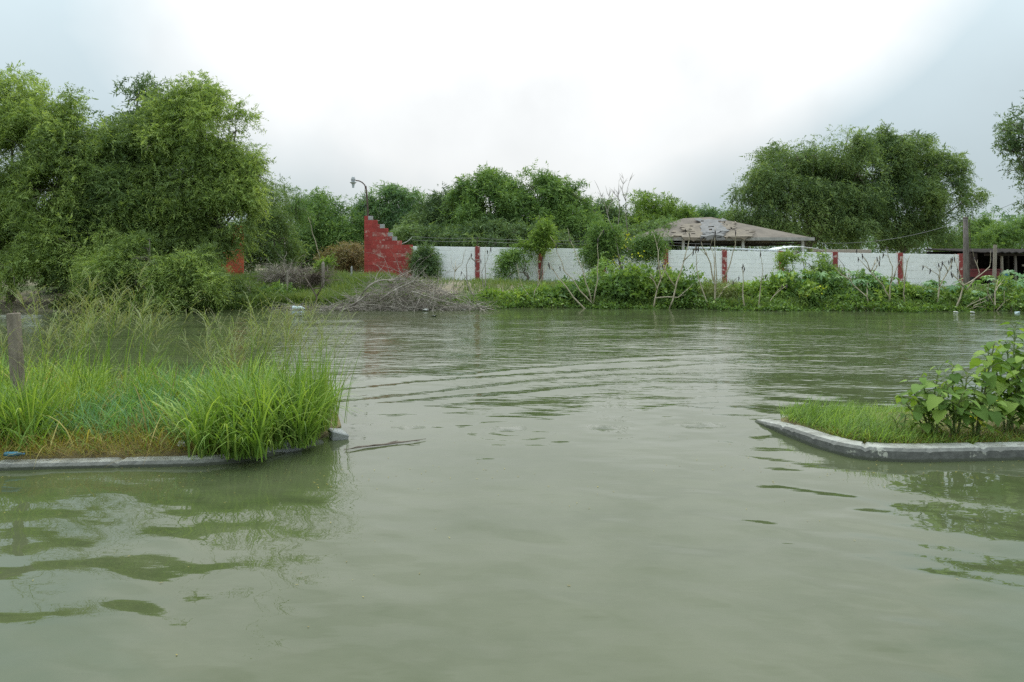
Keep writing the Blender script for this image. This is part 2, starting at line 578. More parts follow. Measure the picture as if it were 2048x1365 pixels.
def bank_edge(X):
    return 25.6 - 1.6 * sstep(2.0, 12.0, X) - 1.6 * sstep(-8.0, -11.0, X) + 0.25 * np.sin(X * 1.3) + 0.15 * np.sin(X * 3.1 + 1)


def wall_base(X):
    return 0.80 - 0.0154 * (X + 4.8)


def ground_z(X, Y):
    e = bank_edge(X)
    wb = np.clip(wall_base(X), 0.35, 1.0)
    z = -0.55 + 0.72 * sstep(e - 1.2, e + 0.5, Y) + (wb - 0.17) * sstep(e + 0.3, 32.0, Y)
    z = z + 0.05 * np.sin(X * 0.9 + Y * 0.7) * sstep(e, e + 1, Y) * (1 - sstep(30, 33, Y))
    return z


def make_ground():
    xs = np.concatenate([[-900, -300, -120, -70], np.arange(-45, 45.1, 0.6), [70, 120, 300, 900]])
    ys = np.concatenate([[-40, -10, 5, 15, 20], np.arange(21, 40, 0.4), [45, 60, 100, 250, 700, 1500]])
    X, Y = np.meshgrid(xs, ys)
    Z = ground_z(X, Y)
    V = np.stack([X, Y, Z], -1).reshape(-1, 3)
    nx, ny = len(xs), len(ys)
    i = np.arange(nx - 1)[None, :] + nx * np.arange(ny - 1)[:, None]
    Q = np.stack([i, i + 1, i + nx + 1, i + nx], -1).reshape(-1, 4)
    me = index_mesh('ground', V, Q, smooth=True)
    m = rough_mat('bank_soil', (0.20, 0.165, 0.11), (0.27, 0.23, 0.165), 0.8, 0.95, 0.6, c3=(0.085, 0.11, 0.035), scale3=0.5, lo3=0.45, hi3=0.6, bscale=9)
    o = link_mesh('ground', me, m)
    tag(o, kind='structure')


make_ground()


# ------------------------------------------------------------------ water
HUMPS = [(822, 855), (1022, 858), (1205, 855), (1402, 850)]
HUMP_W = [on_z(px, py, 0.0) for px, py in HUMPS]


def water_h(X, Y):
    r = np.random.default_rng(5)
    h = np.zeros_like(X)
    near = 1 - sstep(7.0, 11.0, Y)
    for k in range(14):
        wl_ = 0.22 * 1.22 ** k
        th = r.normal(1.35, 0.45)
        kk = 2 * math.pi / wl_
        h += near * (0.0205 * (0.40 + 0.60 * sstep(6.4, 4.4, Y)) * (0.75 + 0.45 * sstep(0.5, 2.5, np.abs(X)))) / kk * (0.36 if wl_ > 0.8 else 1.1) * np.sin(kk * (math.cos(th) * X + math.sin(th) * Y) + r.uniform(0, 6.28)
                                         + 0.9 * np.sin(0.7 * X + 0.5 * Y + k))
    mid = sstep(6.5, 9.0, Y) * (1 - sstep(20, 24, Y) * 0.8)
    for k in range(12):
        wl_ = 0.42 * 1.19 ** k
        th = r.normal(1.55, 0.5)
        kk = 2 * math.pi / wl_
        h += mid * (0.0068 / kk) * np.sin(kk * (math.cos(th) * X + math.sin(th) * Y) + r.uniform(0, 6.28) + 0.8 * np.sin(0.9 * X - 0.4 * Y + k))
    # long crests of a wake running off to the right
    n = (Y - 10.35 - 0.46 * X + 0.042 * X * X) / 1.07
    for n0, x0, x1, amp in ((-1.05, -1.6, 2.2, 0.0075), (-0.55, -2.6, 3.6, 0.010), (0.1, -3.0, 5.0, 0.014), (0.62, -1.0, 5.5, 0.012), (1.25, 0.8, 6.5, 0.010)):
        nn = n - n0 + 0.10 * np.sin(X * 1.1 + n0 * 5)
        env = sstep(x0 - 0.5, x0 + 1.0, X) * (1 - sstep(x1 - 1.5, x1 + 0.5, X))
        h += 1.7 * amp * env * (np.exp(-(nn / 0.16) ** 2) - 0.6 * np.exp(-((nn - 0.26) / 0.2) ** 2))
    # turbulence where the current comes through the gap
    gap = np.exp(-((Y - 8.3) / 1.3) ** 2) * sstep(-2.4, -1.2, X) * (1 - sstep(3.0, 5.0, X))
    for k in range(9):
        wl_ = 0.24 * 1.2 ** k
        th = r.uniform(0, math.pi)
        kk = 2 * math.pi / wl_
        h += gap * (0.011 / kk) * np.sin(kk * (math.cos(th) * X + math.sin(th) * Y) + r.uniform(0, 6.28) + 1.3 * np.sin(1.7 * X + k) * np.sin(1.3 * Y + 2 * k))
    # rings and eddies where the water runs over the humps
    for q, c in enumerate(HUMP_W):
        rr = np.sqrt((X - c.x) ** 2 + ((Y - c.y + 0.12) * 1.3) ** 2)
        a = 0.0036 if q == 1 else 0.0017
        h += a * np.cos(2 * math.pi * rr / 0.26) * np.exp(-(rr / 0.55) ** 2) * sstep(0.05, 0.3, rr)
    # water heaping at the right kerb tip
    rr = np.sqrt((X - 2.6) ** 2 + (Y - 6.9) ** 2)
    h += 0.0016 * np.cos(2 * math.pi * rr / 0.3) * np.exp(-(rr / 0.8) ** 2)
    return h


def make_water():
    rows = [0.9]
    while rows[-1] < 30.0:
        rows.append(rows[-1] * 1.0075)
    ys = np.array(rows)
    s = np.concatenate([np.linspace(-0.9, 0.9, 360)])
    X = s[None, :] * np.maximum(ys, 0.0)[:, None]
    Y = np.repeat(ys[:, None], len(s), 1)
    # borders: wide outer columns and outer rows
    X = np.concatenate([np.full((len(ys), 1), -400.0), -1.6 * ys[:, None] - 20, X, 1.6 * ys[:, None] + 20, np.full((len(ys), 1), 400.0)], 1)
    Y = np.concatenate([Y[:, :2], Y, Y[:, :2]], 1)
    Z = water_h(X, Y)
    Z[:, :2] = 0
    Z[:, -2:] = 0
    for yy in (-0.5, -40.0):
        X = np.concatenate([X[:1], X], 0)
        Y = np.concatenate([np.full((1, X.shape[1]), yy), Y], 0)
        Z = np.concatenate([np.zeros((1, X.shape[1])), Z], 0)
    for yy in (40.0, 60.0):
        X = np.concatenate([X, X[-1:]], 0)
        Y = np.concatenate([Y, np.full((1, X.shape[1]), yy)], 0)
        Z = np.concatenate([Z, np.zeros((1, X.shape[1]))], 0)
    ny, nx = X.shape
    V = np.stack([X, Y, Z], -1).reshape(-1, 3)
    i = np.arange(nx - 1)[None, :] + nx * np.arange(ny - 1)[:, None]
    Q = np.stack([i, i + 1, i + nx + 1, i + nx], -1).reshape(-1, 4)
    me = index_mesh('water', V, Q, smooth=True)
    m, nt, N, Lk, out = new_mat('flood_water')
    geo = N.new('ShaderNodeNewGeometry')
    pos = geo.outputs['Position']
    sep = N.new('ShaderNodeSeparateXYZ')
    Lk.new(pos, sep.inputs[0])
    yy = sep.outputs[1]
    far = mk_math(nt, 'MULTIPLY', mk_step(nt, yy, 7.2, 12.0), mk_math(nt, 'SUBTRACT', 1.0, mk_math(nt, 'MULTIPLY', mk_step(nt, yy, 19.0, 23.0), 0.88)))
    patch = mk_step(nt, mk_noise(nt, pos, 0.35, 3, 0.5, (1, 2.2, 1)), 0.33, 0.62)
    amp = mk_math(nt, 'MULTIPLY_ADD', mk_math(nt, 'MULTIPLY', far, mk_math(nt, 'MULTIPLY_ADD', patch, 0.8, 0.2)), 0.24, 0.030)
    r1 = mk_noise(nt, pos, 2.2, 2, 0.5, (0.75, 2.6, 1))
    r2 = mk_noise(nt, pos, 6.0, 2, 0.5, (0.8, 2.0, 1))
    hgt = mk_math(nt, 'MULTIPLY_ADD', r2, 0.35, r1)
    hgt = mk_math(nt, 'MULTIPLY', hgt, amp)
    bp = N.new('ShaderNodeBump')
    bp.inputs['Strength'].default_value = 1.0
    bp.inputs['Distance'].default_value = 0.10
    Lk.new(hgt, bp.inputs['Height'])
    b = N.new('ShaderNodeBsdfPrincipled')
    mud = mk_noise(nt, pos, 0.7, 5, 0.6, (0.6, 1.3, 1))
    mud2 = mk_noise(nt, pos, 5.0, 5, 0.6)
    c = mk_mix(nt, mk_step(nt, mud, 0.3, 0.7), (0.057, 0.073, 0.029), (0.081, 0.094, 0.046))
    c = mk_mix(nt, mk_math(nt, 'MULTIPLY', mk_step(nt, mud2, 0.4, 0.75), 0.35), c, (0.090, 0.098, 0.054))
    Lk.new(c, b.inputs['Base Color'])
    b.inputs['Roughness'].default_value = 0.02
    b.inputs['IOR'].default_value = 1.52
    Lk.new(bp.outputs[0], b.inputs['Normal'])
    Lk.new(b.outputs[0], out.inputs['Surface'])
    o = link_mesh('water', me, m)
    tag(o, kind='structure')


make_water()


# ------------------------------------------------------------------ kerbs and the two verges
def kerb(name, line, zt, w, label):
    """kerb along a plan polyline (outer edge), top heights zt, width w towards the left of the walking direction"""
    pts = [Vector((x, y, 0)) for x, y in line]
    dense, zs = [], []
    for i in range(len(pts) - 1):
        k = max(2, int((pts[i + 1] - pts[i]).length / 0.035))
        for j in range(k):
            t = j / k
            dense.append(pts[i].lerp(pts[i + 1], t))
            zs.append(zt[i] * (1 - t) + zt[i + 1] * t)
    dense.append(pts[-1])
    zs.append(zt[-1])
    # smooth the corners
    for _ in range(14):
        dense = [dense[0]] + [(dense[i - 1] + dense[i] * 2 + dense[i + 1]) / 4 for i in range(1, len(dense) - 1)] + [dense[-1]]
    vs, fs = [], []
    rr = random.Random(3)
    for i, p in enumerate(dense):
        d = (dense[min(i + 1, len(dense) - 1)] - dense[max(i - 1, 0)]).normalized()
        n = Vector((-d.y, d.x, 0))
        z = zs[i] + rr.uniform(-0.001, 0.001) - (0.02 if i % 29 == 14 else 0)
        chip = 0.012 if rr.random() < 0.05 else 0.0
        prof = [(-0.03, -0.4), (-0.008 + rr.uniform(-0.0015, 0.0015), z - 0.030 - chip), (0.012 + chip * 0.8, z - 0.006 - chip * 0.3), (0.04, z + rr.uniform(-0.001, 0.001)),
                (w - 0.02, z), (w, z - 0.02), (w + 0.02, -0.4)]
        for a, h in prof:
            vs.append(p + n * a + Vector((0, 0, h)))
    K = 7
    for i in range(len(dense) - 1):
        for k in range(K - 1):
            fs.append((i * K + k, (i + 1) * K + k, (i + 1) * K + k + 1, i * K + k + 1))
    fs.append(tuple(range(K)))
    fs.append(tuple(range((len(dense) - 1) * K, len(dense) * K))[::-1])
    mb = MB()
    mb.add(vs, fs)
    m = M['kerb_paint']
    o = mb.build(name, m)
    tag(o, label, kind='structure')
    return o


def kerb_paint():
    m, nt, N, Lk, out = new_mat('worn_kerb_paint')
    geo = N.new('ShaderNodeNewGeometry')
    pos = geo.outputs['Position']
    sp = N.new('ShaderNodeSeparateXYZ')
    Lk.new(geo.outputs['True Normal'], sp.inputs[0])
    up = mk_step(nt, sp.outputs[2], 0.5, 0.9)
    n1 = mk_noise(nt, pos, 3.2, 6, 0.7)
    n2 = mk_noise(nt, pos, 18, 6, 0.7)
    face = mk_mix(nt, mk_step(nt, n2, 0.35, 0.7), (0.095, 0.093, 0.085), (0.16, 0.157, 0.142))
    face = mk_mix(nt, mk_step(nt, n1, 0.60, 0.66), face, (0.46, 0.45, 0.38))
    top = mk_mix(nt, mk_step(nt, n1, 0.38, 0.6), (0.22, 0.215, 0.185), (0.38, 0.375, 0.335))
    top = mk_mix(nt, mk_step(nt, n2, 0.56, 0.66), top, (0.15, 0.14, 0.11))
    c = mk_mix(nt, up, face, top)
    sz = N.new('ShaderNodeSeparateXYZ')
    Lk.new(pos, sz.inputs[0])
    tide = mk_math(nt, 'MULTIPLY_ADD', n2, 0.03, sz.outputs[2])
    c = mk_mix(nt, mk_step(nt, tide, 0.052, 0.030), c, (0.075, 0.08, 0.055))
    b = N.new('ShaderNodeBsdfPrincipled')
    Lk.new(c, b.inputs['Base Color'])
    b.inputs['Roughness'].default_value = 0.85
    bp = N.new('ShaderNodeBump')
    bp.inputs['Strength'].default_value = 0.5
    bp.inputs['Distance'].default_value = 0.012
    Lk.new(mk_noise(nt, pos, 45, 5, 0.7), bp.inputs['Height'])
    Lk.new(bp.outputs[0], b.inputs['Normal'])
    Lk.new(b.outputs[0], out.inputs['Surface'])
    return m


M['kerb_paint'] = kerb_paint()
LEFT_LINE = [(-14, 5.55), (-6, 5.72), (-4.2, 5.82), (-2.62, 5.93), (-2.25, 6.12), (-1.80, 6.7)]
kerb('kerb', LEFT_LINE, [0.05, 0.05, 0.055, 0.06, 0.04, 0.02], 0.14, 'grey kerb along the left grass verge')
RIGHT_LINE = [(2.62, 7.55), (2.74, 6.95), (2.86, 6.42), (3.02, 6.14), (3.4, 6.05), (4.57, 6.12), (14, 6.5)]
kerb('kerb', RIGHT_LINE, [0.03, 0.095, 0.115, 0.12, 0.12, 0.12, 0.12], 0.17, 'grey kerb round the right grass verge')

SOIL = rough_mat('verge_soil', (0.14, 0.11, 0.055), (0.20, 0.16, 0.075), 5, 0.95, 0.7, c3=(0.09, 0.11, 0.03), scale3=4)


def verge(name, poly, zt, label):
    """a low mound of earth inside a kerb"""
    bm = bmesh.new()
    c = Vector((sum(p[0] for p in poly) / len(poly), sum(p[1] for p in poly) / len(poly), zt + 0.05))
    rings = []
    for s, z in ((1.0, -0.4), (1.0, zt - 0.05), (0.94, zt), (0.7, zt + 0.03), (0.3, zt + 0.05)):
        rings.append([bm.verts.new((c.x + (x - c.x) * s, c.y + (y - c.y) * s, z)) for x, y in poly])
    for a, b in zip(rings[:-1], rings[1:]):
        for i in range(len(poly)):
            j = (i + 1) % len(poly)
            bm.faces.new((a[i], a[j], b[j], b[i]))
    bm.faces.new(rings[-1])
    me = bpy.data.meshes.new(name)
    bm.to_mesh(me)
    bm.free()
    o = link_mesh(name, me, SOIL)
    tag(o, label, kind='structure')


LEFT_POLY = [(-14, 5.7), (-6, 5.86), (-4.2, 5.95), (-2.7, 6.05), (-2.35, 6.22), (-1.9, 6.75), (-1.78, 7.3), (-2.0, 8.0), (-2.7, 8.6), (-4.5, 9.0), (-7, 9.3), (-14, 9.6)]
RIGHT_POLY = [(14, 6.62), (14, 8.6), (8, 8.4), (5.5, 8.1), (4.4, 7.75), (3.5, 7.6), (2.9, 7.55), (2.80, 7.3), (2.92, 6.95), (3.03, 6.45), (3.2, 6.28), (3.5, 6.21), (4.57, 6.28)]
verge('verge', LEFT_POLY, 0.07, 'grassy verge on the left')
verge('verge', RIGHT_POLY, 0.09, 'grassy verge on the right')


def in_poly(x, y, poly):
    r = np.zeros(len(x), bool)
    n = len(poly)
    for i in range(n):
        x1, y1 = poly[i]
        x2, y2 = poly[(i + 1) % n]
        c = ((y1 > y) != (y2 > y)) & (x < (x2 - x1) * (y - y1) / (y2 - y1 + 1e-12) + x1)
        r ^= c
    return r


# four pale humps of concrete just breaking the surface of the road
HL = ['pale hump of concrete barely showing through the water, leftmost of the four nearest the grass',
      'pale concrete hump breaking the water inside a set of rings',
      'pale hump of concrete in the water, just right of the one inside rings',
      'broad pale concrete hump under thin water, nearest the right kerb tip']
for q, c in enumerate(HUMP_W):
    mb = MB((c.x, c.y, 0))
    vs, fs = [], []
    nu, nv = 22, 10
    lx, ly, top = (0.27, 0.11, 0.012) if q != 3 else (0.32, 0.12, 0.010)
    if q == 0:
        top = 0.009
    for j in range(nv + 1):
        for i in range(nu + 1):
            u, v = 2 * i / nu - 1, 2 * j / nv - 1
            z = top + 0.006 - 0.035 * (abs(u) ** 2.6 + abs(v) ** 2.4) + 0.008 * math.sin(6 * u + 2.3 * q) * math.cos(4 * v + 2 * q) + 0.004 * math.sin(15 * u + q) - 0.006 * (q == 0)
            vs.append((c.x + u * lx, c.y + v * ly, z))
    for j in range(nv):
        for i in range(nu):
            a = j * (nu + 1) + i
            fs.append((a, a + 1, a + nu + 2, a + nu + 1))
    mb.add(vs, fs)
    tag(mb.build('concrete_hump', M['hump'], smooth=True), HL[q], 'speed bump', 'concrete humps in a row across the flooded road')


# ------------------------------------------------------------------ block walls
def block_mesh(name, m, s=(0.39, 0.15, 0.193)):
    mb = MB()
    mb.box((0, 0, 0), s)
    me = mb.mesh(name)
    bm = bmesh.new()
    bm.from_mesh(me)
    bmesh.ops.bevel(bm, geom=list(bm.edges), offset=0.006, segments=1, affect='EDGES')
    bm.to_mesh(me)
    bm.free()
    me.materials.append(m)
    return me


WY = 34.0
BM_ = {k: block_mesh('block', M[k]) for k in ('red_block', 'worn_block', 'grey_block', 'orange_block', 'white_paint')}


def stepped_wall(x0, Y, zb, widths, mirror, kinds, label, seed):
    rr = random.Random(seed)
    root = empty('stepped_wall', (x0, Y, zb), label, 'wall', 'stepped gate walls')
    sgn = -1 if mirror else 1
    core = MB()
    for k, wd in enumerate(widths):
        core.box((sgn * wd / 2, 0, 0.2 * k + 0.1), (wd - 0.02, 0.138, 0.2))
    core.build('mortar', M['red_mortar'], root)
    for k, wd in enumerate(widths):
        x = 0.0
        first = 0.2 if k % 2 else 0.4
        while x < wd - 0.03:
            ln = min(first if x == 0 else 0.4, wd - x)
            if wd - x - ln < 0.09:
                ln = wd - x
            if k >= 8 and x < wd - 0.25 < x + ln - 0.06:
                ln = wd - 0.22 - x
            last = x + ln >= wd - 0.03
            kind = kinds[0]
            if k >= 8 and last and ln < 0.45 and x > 0.05 and rr.random() < 0.6 and len(kinds) > 2:
                kind = kinds[2]
            elif len(kinds) > 1 and (0.7 < x + ln / 2 + 0.6 * rr.random()) and rr.random() < 0.30:
                kind = kinds[1]
            o = bpy.data.objects.new('block', BM_[kind])
            COL.objects.link(o)
            o.parent = root
            o.location = (sgn * (x + ln / 2), rr.uniform(-0.004, 0.004), 0.2 * k + 0.1)
            o.scale = ((ln - 0.008) / 0.39, 1, 1.0)
            x += ln
    return root


RW_X = (729 - 1024) / F * WY
RW_Z = H - (556 - HY) / F * WY
stepped_wall(RW_X, WY, RW_Z, [2.34] * 8 + [1.81, 1.57, 1.36, 1.15, 0.97, 0.63, 0.41], False, ('red_block', 'worn_block', 'grey_block'),
             'red painted block wall with a stepped top, carrying a lamp', 4)
OW_X = (487 - 1024) / F * 33.0
stepped_wall(OW_X, 33.0, 0.95, [2.3] * 8 + [1.7, 1.3, 0.85, 0.4], True, ('orange_block',),
             'orange red stepped block wall half hidden behind the willow', 5)

# the long white wall
WX0 = RW_X + 2.36
WX1 = (1926 - 1024) / F * WY
POST_PX = [955, 1081, 1206, 1331, 1448, 1562, 1669, 1799, 1921]
SL = -0.0154
ang = -math.atan(SL)
white = empty('boundary_wall', (WX0, WY + 0.02, wall_base(WX0)), 'long white painted block wall with red posts behind the flooded bank', 'wall')
NC = 8
core = MB()
Lw = WX1 - WX0
for s in range(9):
    a, b = Lw * s / 9, Lw * (s + 1) / 9
    vs = []
    for y in (-0.068, 0.068):
        vs += [(a, y, a * SL - 0.3), (b, y, b * SL - 0.3), (b, y, b * SL + NC * 0.2 + 0.015), (a, y, a * SL + NC * 0.2 + 0.015)]
    core.add(vs, [(0, 1, 2, 3), (4, 7, 6, 5), (3, 2, 6, 7), (0, 4, 5, 1), (1, 5, 6, 2), (0, 3, 7, 4)])
core.build('mortar', M['white_mortar'], white)
spots = []
for k in range(NC):
    x = 0.0
    while x < Lw - 0.05:
        ln = 0.2 if (x == 0 and k % 2) else 0.4
        ln = min(ln, Lw - x)
        spots.append((x + ln / 2, k, ln))
        x += ln
# the blocks that show most: upper courses, and low ones on the left where nothing grows in front
spots.sort(key=lambda s: (0 if s[1] >= 4 else 1, s[0] if s[1] < 4 else 0))
rr = random.Random(9)
rest = MB()
for q, (x, k, ln) in enumerate(spots):
    p = (x, rr.uniform(-0.003, 0.003), x * SL + 0.2 * k + 0.105 + rr.uniform(-0.003, 0.003))
    if q < 300:
        o = bpy.data.objects.new('block', BM_['white_paint'])
        COL.objects.link(o)
        o.parent = white
        o.location = p
        o.scale = ((ln - 0.008) / 0.39, 1, 1.0)
        o.rotation_euler = (0, ang, 0)
    else:
        rest.box(p, (ln - 0.014, 0.146, 0.186))
tag(rest.build('blockwork', M['white_paint'], white), kind='stuff')
for px in POST_PX:
    x = (px - 1024) / F * WY - WX0
    mb = MB()
    mb.box((0, 0, 0), (0.215, 0.22, 1.66 + 0.3))
    o = mb.build('wall_post', M['red_post'], white, bevel=0.012)
    o.location = (x, -0.04, x * SL + 0.82 - 0.15)

# barbed wire above the wall
wire = empty('wire_fence', (WX0, WY, wall_base(WX0)), 'thin wires strung above the white wall on a bent white bracket', 'wire fence')
mb = MB()
p0 = Vector((-0.55, 0, 1.72))
mb.tube([p0, p0 + Vector((0.25, 0, 0.10)), p0 + Vector((0.42, 0, 0.24)), p0 + Vector((0.5, 0, 0.34))], 0.018, 5)
mb.build('bracket', M['litter_white'], wire)
mb = MB()
for z0, z1 in ((2.08, 1.98), (1.92, 1.84)):
    pts = []
    for i in range(46):
        t = i / 45
        x = -0.05 + t * 14.5
        sag = 0.05 * math.sin((x % 3.1) / 3.1 * math.pi)
        pts.append((x, 0, z0 + (z1 - z0) * t - sag + x * SL))
    mb.tube(pts, 0.006, 4)
mb.build('strand', M['wire'], wire)
for x in (3.1, 6.2, 9.3):
    mb = MB()
    mb.tube([(x, 0, 1.55 + x * SL), (x + 0.03, 0, 2.1 + x * SL)], 0.016, 5)
    mb.build('rod', M['rust'], wire)

# lamp on the red wall
lx, lz = RW_X + 0.16, RW_Z + 3.0
lamp = empty('wall_lamp', (lx, WY, lz), 'curved rusty lamp post standing on top of the red stepped wall', 'lamp')
s = WY / F
mb = MB()
mb.tube([(0, 0, 0), (-1 * s, 0, 30 * s), (-4 * s, 0, 60 * s)], [0.05, 0.045, 0.04], 8)
mb.build('pole', M['rust'], lamp)
mb = MB()
mb.tube([(-3.2 * s, -0.02, 52 * s), (-6 * s, -0.02, 62 * s), (-11 * s, -0.02, 67 * s), (-17 * s, -0.02, 70 * s), (-24 * s, -0.02, 71 * s)], [0.03] * 5, 7)
mb.build('arm', M['rust'], lamp)
mb = MB()
mb.lathe((-29 * s, -0.02, 68 * s), [(0.07, 0), (0.10, 0.04), (0.11, 0.14), (0.07, 0.24), (0.03, 0.27)], 10)
hd = mb.build('lamp_head', M['lamp_metal'], lamp)
mb = MB()
mb.lathe((-29 * s, -0.02, 60.5 * s), [(0.05, -0.10), (0.06, 0.0), (0.08, 0.09), (0.17, 0.16), (0.07, 0.19)], 10)
mb.build('shade', M['lamp_glass'], hd)
mb = MB()
mb.tube([(-6 * s, 0.03, 58 * s), (-7 * s, 0.03, 30 * s), (-4.5 * s, 0.03, 3 * s), (-5 * s, 0.12, -10 * s)], 0.008, 4)
mb.build('cable', M['wire'], lamp)

# ------------------------------------------------------------------ pavilion with the torn hip roof
PY = 43.0
u = PY / F
pav_z = 0.45
pc = at(1441, 480, PY)
pav = empty('pavilion', (pc.x, PY + 3, pav_z), 'open pavilion behind the wall, its brown hip roof torn open in front', 'pavilion')
ex = 178 * u
ey = 3.6
ez = H - (477 - HY) * u - pav_z
rz_ = H - (437 - HY) * u * 1.07 - pav_z
r0, r1 = -50 * u, 9 * u
mb = MB()
C4 = [(-ex, -ey, ez), (ex, -ey, ez), (ex, ey, ez), (-ex, ey, ez)]
# hip roof of shallow slabs with a real thickness and slight sag
top = C4 + [(r0, 0, rz_), (r1, 0, rz_ + 0.08)]
und = [(x, y, z - 0.10) for x, y, z in top]
mb.add(top + und, [(0, 1, 5, 4), (1, 2, 5), (2, 3, 4, 5), (3, 0, 4), (7, 6, 10, 11), (8, 7, 11), (9, 8, 11, 10), (6, 9, 10),
                   (0, 6, 7, 1), (1, 7, 8, 2), (2, 8, 9, 3), (3, 9, 6, 0)])
roof = mb.build('roof', M['shingle'], pav)
for (a, b) in ((0, 1), (1, 2), (2, 3), (3, 0)):
    A, B = Vector(C4[a]), Vector(C4[b])
    out_n = Vector((0, -1, 0)) if a == 0 else Vector((1, 0, 0)) if a == 1 else Vector((0, 1, 0)) if a == 2 else Vector((-1, 0, 0))
    mb = MB()
    c = (A + B) / 2 + out_n * 0.03 + Vector((0, 0, -0.06))
    L_ = (B - A).length
    mb.box(c, (L_ if a % 2 == 0 else 0.05, L_ + 0.06 if a % 2 else 0.05, 0.19))
    mb.build('fascia_board', M['fascia'], roof)
# ceiling under the roof, dark
mb = MB()
mb.box((0, 0, ez - 0.34), (2 * ex - 1.0, 2 * ey - 0.8, 0.06))
mb.build('ceiling', M['dark_wood'], pav)
# torn sheets lying on the front slope


def roof_pt(x, t, lift):
    """t 0 at the front eave, 1 at the ridge; x across"""
    return Vector((x, -ey + t * ey, ez + t * (rz_ - ez) + lift))


def torn(x0, x1, t0, t1, lift, m, seed, label=None, n=9):
    q = random.Random(seed)
    mb = MB()
    vs, fs = [], []
    for j in range(n + 1):
        for i in range(n + 1):
            a, b = i / n, j / n
            x = x0 + (x1 - x0) * a + (q.uniform(-0.22, 0.22) if i in (0, n) else 0) + 0.5 * (b - 0.5)
            t = t0 + (t1 - t0) * b + (q.uniform(-0.06, 0.06) if j in (0, n) else 0)
            l = lift * 0.75 + 0.05 * math.sin(a * 5 + seed) * math.sin(b * 4 + seed * 2) + q.uniform(-0.02, 0.02)
            p = roof_pt(x, t, l)
            if t < 0:
                p = Vector((x, -ey - 0.25, ez + l + t * 2.6))
            vs.append(p)
    for j in range(n):
        for i in range(n):
            if q.random() < 0.04:
                continue
            a = j * (n + 1) + i
            fs.append((a, a + 1, a + n + 2, a + n + 1))
    mb.add(vs, fs)
    me = mb.mesh('torn_sheet')
    o = link_mesh('torn_sheet', me, m, roof)
    md = o.modifiers.new('thickness', 'SOLIDIFY')
    md.thickness = 0.03
    if label:
        o['label'] = label
    return o


torn(-102 * u, -28 * u, -0.05, 0.26, 0.14, M['ply'], 1, 'tan plywood sheet')
torn(-70 * u, -8 * u, 0.20, 0.56, 0.20, M['ply'], 5, 'tan plywood sheet')
torn(-34 * u, 20 * u, 0.10, 0.80, 0.26, M['felt'], 2, 'grey roofing felt sheet')
torn(-6 * u, 62 * u, -0.06, 0.30, 0.18, M['ply'], 3, 'tan plywood sheet')
torn(14 * u, 40 * u, 0.30, 0.66, 0.26, M['ply'], 4, 'tan plywood sheet')
torn(-38 * u, 2 * u, -0.10, 0.16, 0.24, M['felt'], 8, 'grey roofing felt sheet')
for px in (1272, 1365, 1484, 1603):
    mb = MB()
    x = at(px, 480, PY).x - pc.x
    mb.box((x, -ey + 0.45, ez / 2 - 0.1), (0.16, 0.16, ez + 0.1))
    mb.build('column', M['column'], pav, bevel=0.015)
for px in (1300, 1440, 1560):
    mb = MB()
    x = at(px, 480, PY).x - pc.x
    mb.box((x, ey - 0.45, ez / 2 - 0.1), (0.16, 0.16, ez + 0.1))
    mb.build('column', M['column'], pav, bevel=0.015)
mb = MB()
mb.box((-1.2, ey - 0.75, 0.95), (8.0, 0.12, 1.9))
mb.build('back_wall', M['teal'], pav)

mb = MB((at(1300, 0, WY + 0.6).x, WY + 0.6, 0))
a, b = at(1376, 496, WY + 0.1), at(1585, 503, WY + 0.1)
mb.off = Vector(a)
mb.tube([a, a.lerp(b, 0.3) + Vector((0, 0, 0.02)), a.lerp(b, 0.7) + Vector((0, 0, 0.01)), b], 0.045, 8)
tag(mb.build('pipe', M['sheet'], smooth=True), 'long pale pipe lying along the top of the white wall', 'pipe')
c = at(1592, 500, 37)
o = empty('metal_sheet', c, 'curved white roofing sheet showing over the wall beside the pavilion', 'roof sheet')
mb = MB()
n = 14
vs = []
for i in range(n + 1):
    x = (i / n - 0.5) * 2.4
    z = 0.16 - 0.16 * (x / 1.2) ** 2 + 0.02 * math.sin(i * 3.1)
    vs += [(x, -0.4, z), (x, 0.8, z + 0.05), (x, 0.8, z + 0.02), (x, -0.4, z - 0.03)]
fs = []
for i in range(n):
    for k in range(4):
        fs.append((i * 4 + k, i * 4 + (k + 1) % 4, (i + 1) * 4 + (k + 1) % 4, (i + 1) * 4 + k))
fs += [(0, 3, 2, 1), (n * 4, n * 4 + 1, n * 4 + 2, n * 4 + 3)]
mb.add(vs, fs)
mb.build('sheet', M['column'], o)
mb = MB()
for x in (-0.9, 0.9):
    mb.box((x, 0.2, -0.95), (0.08, 0.08, 2.0))
tag(mb.build('support', M['old_wood'], o), kind='stuff')

c = at(1690, 505, 37)
o = empty('low_shed', (c.x, 37.5, 0.4), 'low grey flat roof just showing over the wall left of the pole', 'shed')
mb = MB()
mb.box((0, 0, c.z - 0.4 + 0.0), (2.5, 1.6, 0.28))
mb.build('roof', M['old_wood'], o, bevel=0.02)
mb = MB()
mb.box((0, 0, (c.z - 0.54) / 2), (2.2, 1.4, c.z - 0.54))
mb.build('wall', M['mortar'], o)

